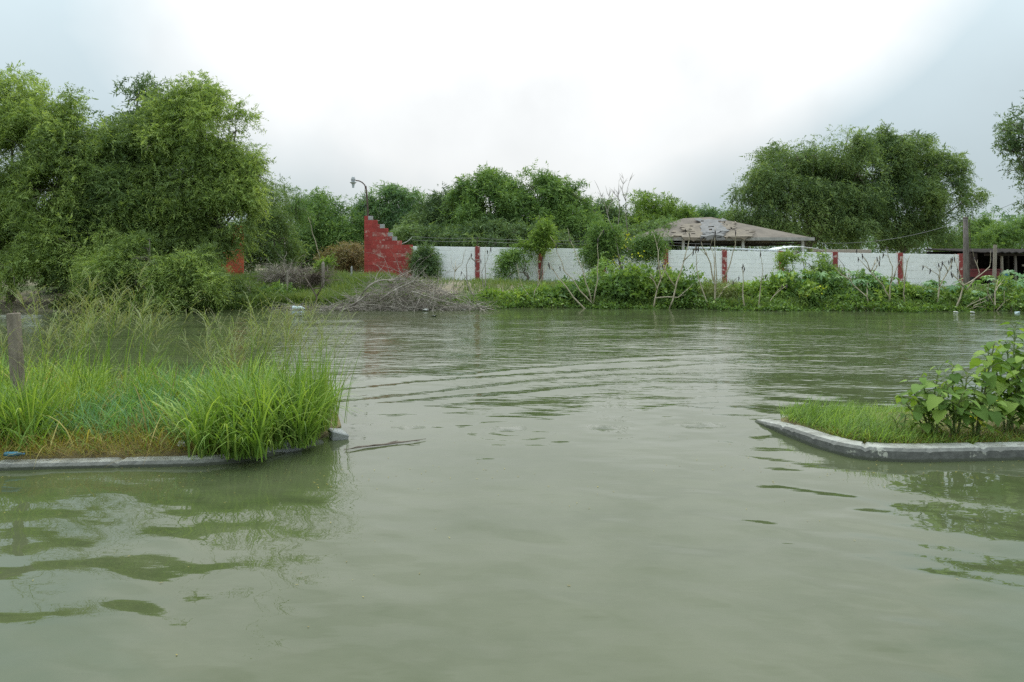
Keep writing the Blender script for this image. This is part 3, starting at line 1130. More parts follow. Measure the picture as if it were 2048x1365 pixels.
# white shed bits behind the willow on the left
c = at(130, 530, 27)
o = empty('old_hut', (c.x, 28.4, 0.7), 'pale weathered hut with a teal corner, hidden behind the left tree', 'hut')
mb = MB()
mb.box((0, 0, 0.75), (2.4, 1.8, 1.1))
mb.build('wall', M['mortar'], o)
mb = MB()
mb.box((0, 0, 0.10), (2.5, 1.9, 0.24))
mb.build('plinth', M['ply'], o)
mb = MB()
mb.box((-0.98, -0.92, 0.78), (0.45, 0.05, 0.9))
mb.build('panel', M['teal'], o)
mb = MB()
mb.box((0, -0.1, 1.37), (2.7, 2.2, 0.12))
mb.build('roof', M['sheet'], o)

# ------------------------------------------------------------------ pole, cable, shed, trailer on the right
pp = at(1932, 560, 32.0)
zt = at(1932, 437, 32.0).z
pole = empty('utility_pole', (pp.x, 32.0, 0.2), 'tall weathered grey pole at the right end of the white wall', 'pole')
mb = MB()
mb.tube([(0, 0, -0.3), (0.01, 0, 1.0), (0.0, 0, 2.2), (-0.02, 0, zt - 0.2)], [0.13, 0.125, 0.115, 0.10], 9)
mb.build('shaft', M['wood_pole'], pole, smooth=True)
mb = MB()
mb.tube([(0.08, -0.10, zt - 0.25), (0.10, -0.14, zt - 0.9), (0.09, -0.13, 0.6)], 0.012, 5)
mb.build('conduit', M['rust'], pole)
mb = MB()
mb.lathe((-0.02, 0, zt - 0.2), [(0.11, 0), (0.11, 0.03), (0.05, 0.06)], 9)
mb.build('pole_cap', M['rust'], pole)


def cable(name, p, q, sag, r, label):
    mb = MB(p)
    pts = []
    for i in range(21):
        t = i / 20
        v = Vector(p).lerp(Vector(q), t)
        v.z -= sag * 4 * t * (1 - t)
        pts.append(v)
    mb.tube(pts, r, 4)
    return tag(mb.build(name, M['wire']), label, 'cable')


cable('overhead_cable', at(1640, 486, 33.8), at(1932, 440, 31.9), 0.35, 0.008, 'thin cable sagging from the wall up to the grey pole')
cable('overhead_cable', at(1932, 441, 31.9), at(2130, 355, 27), 0.15, 0.009, 'thin cable running from the grey pole up out at the right edge')

SY = 34.5
shed = empty('open_shed', (at(2010, 0, SY).x, SY, 0.40), 'dark open sided wooden shed right of the pole', 'shed')
sx = shed.location.x
mb = MB()
n = 40
vs, fs = [], []
for i in range(n + 1):
    x = -1.35 + 4.6 * i / n
    z = 0.035 * math.sin(i * 2.1)
    vs += [(x, -0.6, 1.72 + z), (x, 4.4, 1.95 + z), (x, 4.4, 1.91 + z), (x, -0.6, 1.68 + z)]
for i in range(n):
    for k in range(4):
        fs.append((i * 4 + k, i * 4 + (k + 1) % 4, (i + 1) * 4 + (k + 1) % 4, (i + 1) * 4 + k))
fs += [(0, 3, 2, 1), (n * 4, n * 4 + 1, n * 4 + 2, n * 4 + 3)]
mb.add(vs, fs)
mb.build('roof', M['shed_roof'], shed)
for k in range(9):
    mb = MB()
    mb.box((0.93, 4.2, 0.1 + 0.2 * k), (4.6, 0.04 + 0.012 * (k % 2), 0.199), jit=0.001)
    mb.build('wall_board', M['dark_wood'], shed)
for x in (-1.3, 3.15):  # dark side walls added to keep light out of the open shed
    mb = MB()
    mb.box((x, 2.1, 0.8), (0.05, 4.0, 1.75))
    mb.build('added_side_wall', M['dark_wood'], shed)
for x, y in ((-0.42, -0.35), (0.28, -0.3), (1.3, -0.35), (2.7, -0.3), (-2.0, 4.0), (3.0, 4.0))[:4]:
    mb = MB()
    mb.tube([(x, y, -0.3), (x + 0.02, y, 0.9), (x, y, 1.7)], [0.07, 0.065, 0.06], 7)
    mb.build('post', M['wood_pole'] if x > -0.3 else M['old_wood'], shed)
mb = MB()
mb.box((0.9, -0.45, 1.60), (4.4, 0.07, 0.11))
mb.build('beam', M['dark_wood'], shed)
mb = MB()
mb.box((1.0, -0.40, 1.08), (0.9, 0.04, 0.09))
mb.build('rail', M['ply'], shed)
c = at(1989, 520, 33.6)
mb = MB((c.x, 33.6, 0.35))
mb.tube([(c.x - 0.03, 33.6, 0.3), (c.x, 33.6, 1.4), (c.x + 0.03, 33.6, at(1989, 490, 33.6).z)], [0.09, 0.085, 0.08], 7)
tag(mb.build('fence_post', M['old_wood']), 'pale wooden post standing in front of the dark shed', 'post')

c = at(1968, 548, 33.9)
tr = empty('trailer', (c.x, 34.6, 0.42), 'dark red metal trailer parked in the open shed', 'trailer')
mb = MB()
mb.box((0, 0, 0.62), (1.75, 1.2, 0.46))
body = mb.build('body', M['red_metal'], tr, bevel=0.04)
mb = MB()
mb.box((0, -0.62, 0.86), (1.8, 0.06, 0.05))
mb.build('rim', M['red_metal'], body)
for x in (-0.55, 0.55):
    mb = MB()
    vs = [(x + 0.25 * math.cos(t * math.pi / 8), y, 0.25 + 0.25 * math.sin(t * math.pi / 8)) for y in (-0.66, -0.48) for t in range(16)]
    mb.add(vs, [(i, (i + 1) % 16, 16 + (i + 1) % 16, 16 + i) for i in range(16)] + [tuple(range(16))[::-1], tuple(range(16, 32))])
    mb.build('wheel', M['tyre'], tr)
c = at(2013, 547, 34.2)
dr = empty('drum', (c.x, 34.4, 0.42), 'bright blue plastic drum beside the red trailer', 'drum')
mb = MB()
mb.lathe((0, 0, 0.42), [(0.22, -0.42), (0.25, -0.3), (0.24, -0.05), (0.262, 0), (0.24, 0.05), (0.25, 0.24), (0.22, 0.34)], 14)
mb.build('body', M['blue_plastic'], dr, smooth=True)
mb = MB()
mb.lathe((0, 0, 0.765), [(0.21, -0.005), (0.21, 0.03), (0.19, 0.035)], 14)
mb.build('lid', M['blue_plastic'], dr)


# ------------------------------------------------------------------ trees
def crown_arrays(lobes, n_sprays, per, slen, llen, lw, droop, seed, clump=0.9, thr=-0.25, up=0.0, curl=0.6, rough=0.16):
    """lobes: list of (centre, radii). Drooping sprays of narrow leaflets spread in the lobes' outer volume"""
    r = np.random.default_rng(seed)
    C = np.array([tuple(c) for c, _ in lobes])
    R = np.array([tuple(x) for _, x in lobes])
    wgt = (R.prod(1)) ** (2 / 3)
    ntry = int(n_sprays * 2.4)
    li = r.choice(len(lobes), ntry, p=wgt / wgt.sum())
    d = unit(r.normal(size=(ntry, 3)))
    rad = r.uniform(0, 1, ntry) ** 0.42
    rad = rad * (1 + rough * r.normal(size=ntry) * (r.random(ntry) < 0.35))
    rad = np.minimum(rad, 1.22)
    # uneven outline: radius shifted by a coarse direction noise per lobe
    ph = r.uniform(0, 6.28, (len(lobes), 3))
    bump = (np.sin(d[:, 0] * 5 + ph[li, 0]) + np.sin(d[:, 1] * 6 + ph[li, 1]) + np.sin(d[:, 2] * 7 + ph[li, 2])) / 3
    rad = rad * (1 + 0.20 * bump)
    P = C[li] + R[li] * d * rad[:, None]
    fr = r.normal(size=(7, 3))
    fr = unit(fr) * (r.uniform(1.6, 4.6, 7) / clump)[:, None]
    nz = np.zeros(ntry)
    for k in range(7):
        nz += np.sin(P @ fr[k] + r.uniform(0, 6.28))
    nz /= 2.0
    keep = np.where(nz > thr + r.normal(scale=0.25, size=ntry))[0][:n_sprays]
    P, d, li = P[keep], d[keep], li[keep]
    n = len(P)
    d0 = unit(d * 0.7 + r.normal(size=(n, 3)) * 0.55 + np.array([0, 0, up - droop * 0.6]))
    L = slen * r.uniform(0.55, 1.35, n)
    tint_s = np.clip(0.47 + 0.25 * r.normal(size=n) + 0.25 * r.normal(size=len(lobes))[li] + 0.1 * nz[keep], 0, 1)
    t = np.linspace(0.06, 1, per)
    pts = P[:, None, :] + d0[:, None, :] * (L[:, None] * t[None, :])[..., None]
    pts[..., 2] -= droop * curl * L[:, None] * t[None, :] ** 2
    dirs = d0[:, None, :] + np.zeros((1, per, 1))
    dirs = dirs.copy()
    dirs[..., 2] -= 2 * droop * curl * t[None, :]
    dirs = unit(dirs)
    side = unit(np.cross(dirs, unit(r.normal(size=(n, 1, 3)))))
    sg = np.where(np.arange(per) % 2 == 0, 1.0, -1.0)[None, :, None]
    ld = unit(dirs * 0.65 + side * sg * 0.8 + r.normal(size=(n, per, 3)) * 0.28 + np.array([0, 0, -0.25 * droop]))
    wd = unit(np.cross(ld, unit(r.normal(size=(n, per, 3)) + np.array([0, 0, 0.3]))))
    pts, ld, wd = pts.reshape(-1, 3), ld.reshape(-1, 3), wd.reshape(-1, 3)
    sz = np.repeat(np.clip(np.exp(0.25 * r.normal(size=n)), 0.55, 1.6), per)
    ll = llen * sz * r.uniform(0.6, 1.3, len(pts))
    V = leaves(pts, ld, wd, ll, lw * sz * r.uniform(0.7, 1.3, len(pts)))
    tint = np.clip(np.repeat(tint_s, per) + 0.10 * r.normal(size=len(pts)), 0, 1)
    return V, len(pts), np.repeat(tint, 4), P, d0, L


def tree(name, label, cat, base, lobes_px, Y, mat, n_sprays, per, slen, llen, lw, droop, seed, group=None, trunk_r=0.14, depth=0.8,
         thr=-0.25, clump=0.9, stems=1, up=0.0, twig=40, bark='bark', trunk_part='trunk', crown_part='crown', curl=0.6, rough=0.16):
    """lobes_px: (px, py, rx, ry[, dY])"""
    base = Vector(base)
    root = empty(name, base, label, cat, group)
    lob = []
    for l in lobes_px:
        Yl = Y + (l[4] if len(l) > 4 else 0.0)
        c = at(l[0], l[1], Yl) - base
        rx, rz = l[2] / F * Yl, l[3] / F * Yl
        lob.append((c, (rx, depth * (rx + rz) / 2, rz)))
    main = list(lob)
    ql = random.Random(seed + 5)
    for c, r in main:
        for _ in range(7):
            a, e = ql.uniform(0, 6.28), ql.uniform(-0.35, 1.25)
            f_ = ql.uniform(0.22, 0.48)
            lob.append((c + Vector((math.cos(a) * math.cos(e) * r[0], math.sin(a) * math.cos(e) * r[1], math.sin(e) * r[2])) * ql.uniform(0.82, 1.02),
                        (r[0] * f_, r[1] * f_, r[2] * f_)))
    V, nq, tint, P, d0, L = crown_arrays(lob, n_sprays, per, slen, llen, lw, droop, seed, clump, thr, up, curl, rough)
    me = tri_mesh(crown_part, V, nq, tint)
    link_mesh(crown_part, me, mat, root)
    q = random.Random(seed)
    mbs = [MB() for _ in range(stems)]
    h_low = min(c.z - r[2] * 0.6 for c, r in main)
    for s_ in range(stems):
        mb = mbs[s_]
        a = q.uniform(0, 6.28)
        off = Vector((math.cos(a), math.sin(a), 0)) * (0.25 * (stems > 1))
        fork = Vector((q.uniform(-0.2, 0.2), q.uniform(-0.2, 0.2), max(0.25, h_low * 0.7 + 0.25))) + off * 2
        mb.tube([off + Vector((0, 0, -0.35)), off * 1.4 + fork * 0.5 * 0.9, fork], [trunk_r, trunk_r * 0.85, trunk_r * 0.72], 8)
        for i, (c, r) in enumerate(main):
            if i % stems != s_:
                continue
            mid = fork.lerp(c, 0.5) + Vector((q.uniform(-0.3, 0.3), q.uniform(-0.3, 0.3), q.uniform(0, 0.35))) * min(1.0, r[0])
            tip = c + Vector((q.uniform(-.3, .3) * r[0], q.uniform(-.3, .3) * r[1], r[2] * 0.25))
            mb.tube([fork, mid, c, tip], [trunk_r * 0.5, trunk_r * 0.32, trunk_r * 0.18, trunk_r * 0.05], 6)
    idx = np.random.default_rng(seed + 1).choice(len(P), min(twig, len(P)), replace=False)
    C = np.array([tuple(c) for c, _ in main])
    for i in idx:
        p = Vector(P[i])
        near = int(np.argmin(((C - P[i]) ** 2).sum(1)))
        c = Vector(C[near])
        e = p + Vector(d0[i]) * L[i] * 0.6
        m1 = c.lerp(p, 0.45) + Vector((q.uniform(-.2, .2), q.uniform(-.2, .2), q.uniform(-.05, .3))) * min(1.0, main[near][1][0])
        mbs[near % stems].tube([c, m1, p, e], [trunk_r * 0.24, trunk_r * 0.15, trunk_r * 0.09, trunk_r * 0.03], 4, cap=False)
    for mb in mbs:
        mb.build(trunk_part, M[bark], root, smooth=True)
    return root


def gz(x, y):
    return float(ground_z(np.array(x), np.array(y)))


def tb(px, Y):
    x = (px - 1024) / F * Y
    return (x, Y, gz(x, Y))


# the willowy trees on the left bank
LG = 'willowy trees on the left bank'
tree('willow_tree', 'large willowy tree filling the left edge of the view', 'tree', tb(20, 25.4),
     [(-60, 330, 150, 160), (60, 310, 108, 118), (150, 340, 88, 108), (20, 440, 150, 110), (130, 450, 110, 100), (-90, 480, 130, 110), (25, 205, 80, 52),
      (120, 212, 46, 36), (60, 520, 90, 55, -1), (20, 545, 60, 50, -1.2), (90, 270, 90, 75), (110, 380, 90, 90), (60, 470, 120, 80), (170, 500, 90, 60, -0.6)],
     25.0, M['willow'], 23000, 11, 0.46, 0.112, 0.034, 0.38, 21, LG, 0.16, 0.75, twig=120, thr=-0.75, rough=0.30)
tree('willow_tree', 'tallest willowy tree of the left group, its crown ending in open sky on the right', 'tree', tb(420, 26),
     [(395, 250, 66, 76), (325, 300, 88, 82), (425, 320, 66, 82), (380, 385, 110, 90), (455, 390, 48, 80), (290, 400, 90, 80), (430, 460, 85, 70), (410, 185, 36, 30),
      (472, 262, 34, 52), (486, 335, 32, 52), (440, 430, 75, 60), (475, 420, 40, 55), (360, 460, 95, 60), (345, 225, 50, 45), (350, 470, 90, 60)],
     25.5, M['willow'], 20000, 11, 0.42, 0.11, 0.034, 0.38, 22, LG, 0.15, 0.75, twig=110, thr=-0.75, rough=0.30)
tree('willow_tree', 'middle willowy tree between the two tall crowns on the left', 'tree', tb(235, 25.8),
     [(215, 330, 75, 80), (245, 410, 100, 90), (190, 480, 90, 70), (260, 300, 60, 60), (150, 560, 60, 40, -0.8), (290, 500, 70, 55)],
     25.4, M['willow_dark'], 12000, 11, 0.42, 0.11, 0.034, 0.38, 23, LG, 0.14, 0.8, twig=80, thr=-0.7, rough=0.3)
tree('willow_bush', 'bright green low willow bush leaning over the water on the left', 'bush', tb(330, 24.6),
     [(300, 520, 65, 50), (340, 560, 75, 50), (270, 570, 50, 45), (390, 560, 55, 45), (310, 600, 60, 28, -0.6), (385, 535, 36, 44), (330, 572, 90, 38), (220, 565, 70, 45), (250, 610, 30, 18, -0.5)],
     23.6, M['willow'], 9600, 10, 0.38, 0.11, 0.030, 0.45, 24, LG, 0.1, 0.8, stems=3, twig=60)
tree('willow_bush', 'dark bush at the foot of the orange stepped wall', 'bush', tb(470, 27),
     [(415, 578, 40, 28), (500, 584, 50, 22), (450, 585, 60, 25), (420, 590, 40, 30), (400, 600, 35, 25)],
     26.2, M['willow_dark'], 2600, 10, 0.4, 0.12, 0.025, 0.7, 25, LG, 0.08, 0.9, stems=3, twig=40)
tree('dark_tree', 'dark leafy tree top poking up behind the left willows', 'tree', tb(270, 33),
     [(275, 200, 40, 45), (250, 260, 45, 55), (300, 250, 50, 60), (275, 340, 70, 80)],
     33, M['mesquite_dark'], 1700, 9, 0.45, 0.16, 0.06, 0.3, 26, LG, 0.2, 0.9, thr=-0.05)
tree('dark_tree', 'dark green tree right of the willows and left of the red stepped wall', 'tree', tb(535, 35),
     [(520, 440, 50, 70), (548, 480, 45, 60), (500, 400, 35, 50), (530, 530, 50, 40), (505, 330, 22, 40)],
     35, M['willow_dark'], 3300, 9, 0.55, 0.15, 0.035, 0.7, 27, None, 0.17, 0.9)
tree('weeping_tree', 'small weeping tree top against the sky between willow and red wall', 'tree', tb(575, 44),
     [(575, 395, 22, 22), (590, 420, 22, 30), (560, 430, 25, 40)],
     44, M['mesquite'], 700, 9, 0.7, 0.17, 0.04, 1.0, 28, None, 0.15, 0.9, thr=-0.1)

BG = 'trees in the belt behind the white wall'
bgs = [
    ('feathery_tree', 'broad feathery tree directly left of the red stepped wall', 605, 50, [(640, 440, 65, 45), (610, 470, 60, 50), (690, 465, 50, 45), (650, 500, 85, 45), (700, 500, 50, 50)], 'mesquite', 5200, 0.75, 31, .9),
    ('sparse_tree', 'thin crowned tree rising behind the lamp on the red wall', 790, 52, [(770, 400, 38, 30), (805, 420, 40, 38), (760, 440, 45, 40), (810, 460, 60, 45), (722, 428, 28, 22)], 'far_green', 2900, 0.4, 32, .5),
    ('feathery_tree', 'dark tree with a ragged top right of the lamp, behind the first white bay', 880, 48, [(880, 405, 35, 30), (870, 445, 60, 45), (910, 460, 65, 45), (850, 470, 50, 40)], 'mesquite_dark', 3400, 0.5, 33, .5),
    ('bushy_tree', 'tall bushy tree behind the white wall, left of the two highest tops in the middle', 975, 46, [(975, 380, 45, 38), (955, 420, 65, 50), (1010, 410, 50, 55), (980, 460, 80, 45), (930, 400, 30, 35)], 'mesquite', 5200, 0.5, 34, .8),
    ('bushy_tree', 'tall bushy tree behind the white wall, right of the two highest tops in the middle', 1085, 46, [(1070, 375, 40, 35), (1100, 400, 55, 45), (1060, 430, 60, 55), (1130, 440, 60, 50), (1155, 395, 22, 35), (1090, 470, 90, 40)], 'mesquite', 5200, 0.5, 35, .8),
    ('bushy_tree', 'low bushy tree behind the bare tall weed stems', 1190, 50, [(1190, 430, 45, 30), (1215, 455, 55, 40), (1170, 470, 50, 35)], 'mesquite_dark', 2300, 0.45, 36, .5),
    ('yellow_green_tree', 'yellow green tree behind the bare stems and left of the pavilion roof', 1285, 50, [(1275, 420, 38, 32), (1310, 430, 42, 35), (1245, 440, 40, 40), (1340, 445, 40, 30), (1285, 470, 80, 35)], 'light_green', 3300, 0.35, 37, .2),
    ('bushy_tree', 'low far tree top directly behind the pavilion ridge', 1395, 56, [(1390, 445, 45, 25), (1430, 450, 45, 28), (1360, 460, 40, 30)], 'far_green', 1900, 0.4, 38, .4),
    ('weeping_tree', 'huge spreading tree with weeping sprays behind the pavilion', 1620, 52,
     [(1600, 320, 75, 45), (1560, 370, 75, 50), (1640, 370, 90, 60), (1515, 420, 50, 40), (1600, 440, 110, 50), (1680, 440, 70, 60), (1690, 300, 45, 40), (1540, 460, 60, 30), (1480, 440, 30, 22), (1630, 290, 30, 25), (1715, 350, 60, 50), (1520, 370, 35, 28), (1690, 400, 80, 55)], 'big_tree', 11500, 0.65, 39, .9),
    ('weeping_tree', 'huge dark rounded tree between the pavilion and the grey pole', 1800, 54,
     [(1770, 320, 60, 45), (1810, 330, 70, 55), (1850, 370, 80, 55), (1780, 400, 90, 60), (1860, 420, 70, 50), (1750, 460, 90, 45), (1830, 470, 70, 35), (1785, 275, 25, 22), (1905, 385, 45, 32), (1945, 390, 22, 20), (1880, 330, 40, 30), (1740, 350, 60, 50), (1720, 420, 60, 60), (1760, 300, 40, 35)], 'big_tree', 11500, 0.55, 40, .8),
    ('bushy_tree', 'small tree top right behind the grey pole', 1955, 60, [(1950, 455, 30, 22), (1975, 470, 40, 25), (1930, 480, 40, 25)], 'mesquite', 1500, 0.4, 41, .4),
    ('bushy_tree', 'low green tree behind the dark shed at the right edge', 2040, 55, [(2030, 475, 45, 25), (1990, 490, 50, 25), (2070, 480, 40, 35), (1915, 500, 40, 25)], 'mesquite', 2200, 0.4, 42, .3),
    ('dark_tree', 'dark low tree behind the white wall between the sapling and the pavilion', 1330, 45, [(1250, 480, 60, 25), (1320, 475, 50, 30), (1180, 490, 70, 25)], 'mesquite_dark', 2200, 0.4, 43, .4),
    ('dark_tree', 'dark undergrowth tree behind the first white wall bays', 930, 43, [(850, 480, 60, 25), (930, 485, 70, 25), (1010, 480, 70, 30), (1080, 485, 60, 25)], 'mesquite_dark', 3200, 0.4, 44, .4),
]
for (nm, lab, px, Y, lobes, mt, ns, droop, seed, _c) in bgs:
    tree(nm, lab, 'tree', tb(px, Y), lobes, Y, M[mt], int(ns * 1.3), 8, 0.75 if droop > 0.6 else 0.55, 0.21, 0.062, droop, seed, BG, 0.22 if ns > 6000 else 0.15,
         0.8, thr=-0.42 if ns < 10000 else -0.32, clump=0.9 if ns < 10000 else 1.2, twig=30 if ns < 10000 else 90, rough=0.3 if ns < 10000 else 0.25)
tree('overhanging_tree', 'dark branches of a nearby tree hanging in at the upper right edge', 'tree', tb(2150, 30),
     [(2045, 265, 45, 45), (2030, 305, 40, 35), (2085, 330, 55, 60), (2095, 240, 60, 60), (2055, 345, 20, 20), (2060, 420, 25, 22), (2120, 420, 60, 60)],
     30, M['mesquite_dark'], 1900, 9, 0.36, 0.11, 0.05, 0.35, 45, None, 0.16, 0.9, thr=0.0, clump=0.55, twig=90)
# far wood closing the view behind
P = []
tree('distant_wood', None, None, tb(1000, 75), [(x, 475 + 8 * math.sin(x), 90, 32 + 8 * math.cos(x * 1.7)) for x in range(-300, 2400, 90)], 75,
     M['far_green'], 12000, 7, 0.8, 0.34, 0.13, 0.35, 46, None, 0.15, 0.9, thr=-0.5, twig=10)
dw = bpy.data.objects['distant_wood']
for ch in list(dw.children):
    if ch.name.startswith('crown'):
        ch.parent = None
        ch.location = dw.location
        ch.name = 'far_wood'
        tag(ch, 'far belt of trees closing the view behind everything', kind='stuff')
    else:
        bpy.data.objects.remove(ch)
bpy.data.objects.remove(dw)

# ------------------------------------------------------------------ bushes in front of the wall and along the water
FB = 'bushes growing against the white wall'
tree('feathery_bush', 'dense green bush where the red stepped wall meets the white wall', 'bush', tb(848, 33.4),
     [(848, 525, 24, 24), (838, 545, 28, 16), (858, 545, 24, 16), (852, 505, 10, 10)], 33.3, M['mesquite_dark'], 1500, 8, 0.34, 0.12, 0.035, 0.3, 51, FB, 0.05, 0.7, stems=3, twig=24, rough=0.85, thr=-0.3)
tree('feathery_bush', 'round green bush left of the second red post on the white wall', 'bush', tb(1035, 33.2),
     [(1035, 525, 30, 22), (1020, 545, 32, 16), (1055, 540, 28, 20), (1045, 508, 18, 10)], 33.0, M['mesquite'], 1900, 8, 0.36, 0.12, 0.035, 0.4, 52, FB, 0.05, 0.7, stems=3, twig=24, rough=0.85, thr=-0.3)
tree('sapling', 'bright green slender sapling rising above the second red post', 'sapling', tb(1080, 33.0),
     [(1080, 450, 17, 22), (1088, 475, 20, 18), (1072, 492, 18, 14), (1042, 490, 10, 10), (1078, 430, 9, 10)], 33.0, M['light_green'], 1100, 8, 0.32, 0.11, 0.035, 0.3, 53, FB, 0.05, 0.7, twig=24, rough=0.85, thr=-0.3)
tree('sapling', 'tall leafy sapling with yellow tinges at the foot of the bare stems', 'sapling', tb(1230, 31.5),
     [(1230, 480, 42, 28), (1200, 470, 26, 20), (1255, 500, 40, 25), (1225, 520, 45, 25), (1190, 505, 26, 20), (1240, 545, 40, 22)], 31.4, M['mesquite'], 3000, 8, 0.42, 0.12, 0.033, 0.5, 54, FB, 0.07, 0.7, stems=2, twig=40, rough=0.55, thr=-0.2)
tree('sapling', 'feathery sapling left of the pavilion, leaning above the wall', 'sapling', tb(1310, 32.5),
     [(1310, 470, 34, 22), (1285, 485, 28, 16), (1330, 455, 20, 14), (1300, 500, 30, 16)], 32.5, M['mesquite'], 1700, 8, 0.42, 0.12, 0.033, 0.5, 55, FB, 0.05, 0.7, twig=30, rough=0.55, thr=-0.2)
tree('feathery_bush', 'bright bush in front of the wall right of the pavilion corner', 'bush', tb(1610, 31.5),
     [(1605, 525, 34, 26), (1600, 505, 22, 14), (1625, 540, 30, 22), (1590, 550, 25, 20)], 31.5, M['light_green'], 1900, 8, 0.34, 0.13, 0.045, 0.3, 56, FB, 0.05, 0.7, stems=3, twig=24, rough=0.85, thr=-0.3)
tree('feathery_bush', 'narrow grey green bush covering the red post right of the bright bush', 'bush', tb(1668, 32.0),
     [(1665, 535, 20, 26), (1655, 550, 22, 18), (1675, 515, 12, 14)], 32, M['mesquite'], 1100, 8, 0.34, 0.12, 0.04, 0.3, 57, FB, 0.04, 0.7, stems=2, twig=24, rough=0.85, thr=-0.3)
tree('brown_bush', 'dry brownish bush behind the meadow left of the red wall', 'bush', tb(690, 36),
     [(690, 520, 40, 25), (660, 530, 35, 20), (715, 510, 25, 25)], 36, M['brown_bush'], 1500, 8, 0.4, 0.13, 0.04, 0.3, 58, None, 0.06, 0.7, stems=3, twig=40, rough=0.55, thr=-0.2)
tree('feathery_bush', 'small yellow green bush behind the dead brambles', 'bush', tb(650, 32),
     [(650, 518, 14, 12), (645, 530, 16, 10)], 32, M['light_green'], 300, 8, 0.25, 0.10, 0.035, 0.3, 59, None, 0.03, 0.7, stems=2, twig=10, rough=0.5, thr=-0.5)

SG = 'leafy shrubs along the flooded bank'
shr = [
    (500, 600, 40, 40, 27.2, 'shrub', 'low leafy shrub at the water left of the brush pile'),
    (560, 590, 45, 28, 27.5, 'shrub', 'spreading leafy shrub behind the floating bottle'),
    (985, 598, 32, 15, 26.4, 'shrub', 'low leafy shrub directly right of the brush pile'),
    (1040, 598, 36, 14, 26.4, 'shrub', 'low leafy shrub below the round bush by the wall'),
    (1098, 595, 38, 18, 26.4, 'shrub', 'leafy shrub below the slender sapling'),
    (1155, 586, 40, 28, 26.3, 'shrub', 'leafy shrub behind the leftmost fan of bare stems'),
    (1215, 570, 46, 46, 26.2, 'shrub', 'tallest waterside shrub, in front of the yellow tinged sapling'),
    (1272, 574, 42, 42, 26.1, 'shrub', 'dark waterside shrub left of the crossed bare stems'),
    (1325, 572, 46, 40, 26.1, 'shrub', 'waterside shrub behind the crossed bare stems'),
    (1378, 580, 38, 36, 26.0, 'shrub', 'waterside shrub right of the crossed bare stems, below a red post'),
    (1432, 592, 44, 28, 25.6, 'shrub_dry', 'dry yellowish shrub round the foot of a fan of bare stems'),
    (1488, 596, 36, 22, 25.8, 'shrub', 'low shrub right of the dry yellowish one'),
    (1545, 588, 40, 36, 25.6, 'shrub', 'low shrub in front of the bright wall bush, left side'),
    (1602, 585, 42, 38, 25.4, 'shrub', 'shrub with yellow leaves in front of the bright wall bush'),
    (1660, 590, 40, 34, 25.2, 'shrub', 'shrub above the pale blue litter at the water'),
    (1722, 590, 42, 36, 25.0, 'shrub', 'shrub behind the forked stems left of the last white bays'),
    (1785, 595, 40, 32, 24.9, 'shrub', 'low shrub in front of the second last red post'),
    (1848, 604, 42, 20, 24.8, 'shrub', 'low shrub in front of the last white bay'),
    (1905, 604, 40, 22, 24.8, 'shrub', 'low shrub in front of the grey pole'),
    (1965, 606, 42, 22, 24.8, 'shrub', 'low shrub in front of the red trailer'),
    (2035, 595, 50, 40, 24.8, 'shrub', 'dark shrub at the right edge of the far bank'),
]
for i, (px, py, rx, ry, Y, mt, lab) in enumerate(shr):
    py, ry = (py + 0.22 * ry, ry * 0.76) if i < 5 else (py + 0.08 * ry, ry * (0.82 + 0.1 * ((i * 5) % 4)))
    tree('leafy_shrub', lab, 'shrub', tb(px, Y), [(px, py, rx, ry), (px - rx * .5, py + ry * .35, rx * .6, ry * .6), (px + rx * .5, py + ry * .3, rx * .6, ry * .6)], Y,
         M[mt if mt != 'shrub' else ('shrub', 'light_green', 'mesquite')[(i * 5 + i // 3) % 3]], int((900 if mt == 'shrub' else 1500) * (0.7 + 0.5 * ((i * 7) % 5) / 4)), 6, 0.26, 0.13 if mt == 'shrub' else 0.09, 0.075 if mt == 'shrub' else 0.02, 0.3, 100 + i, SG, 0.03, 0.9, stems=3, twig=16,
         trunk_part='stem', crown_part='foliage', bark='green_stem', thr=-0.4, clump=0.35, rough=0.6)

# yellow flower sprays on the tall sapling and the shrubs: tinted leaves


def flower_patch(px, py, r_, Y, n, seed, label):
    r = np.random.default_rng(seed)
    c = np.array(at(px, py, Y))
    P = c + r.normal(size=(n, 3)) * np.array([r_ / F * Y, 0.2, r_ / F * Y]) * 0.6
    D = unit(r.normal(size=(n, 3)))
    W = unit(np.cross(D, r.normal(size=(n, 3))))
    V = leaves(P - c, D, W, 0.10 * r.uniform(.6, 1.3, n), 0.08 * r.uniform(.6, 1.3, n))
    o = link_mesh('yellow_flowers', quad_mesh('yellow_flowers', V, n, np.repeat(r.random(n), 4)), M['yellow_flower'], None, tuple(c))
    tag(o, label, 'flowers', kind='stuff')


for i, (a, b, r_, n) in enumerate([(1250, 475, 16, 50), (1228, 522, 14, 34), (1258, 530, 10, 24), (1330, 535, 12, 30), (1285, 512, 12, 22), (1640, 580, 8, 26), (1612, 592, 6, 16)]):
    flower_patch(a, b, r_, 30.9 if b < 540 else 24.7, int(n * 0.6), 300 + i, 'sprinkle of yellow flowers among the bank shrubs')

# castor plants with big palmate leaves: every leaf a part


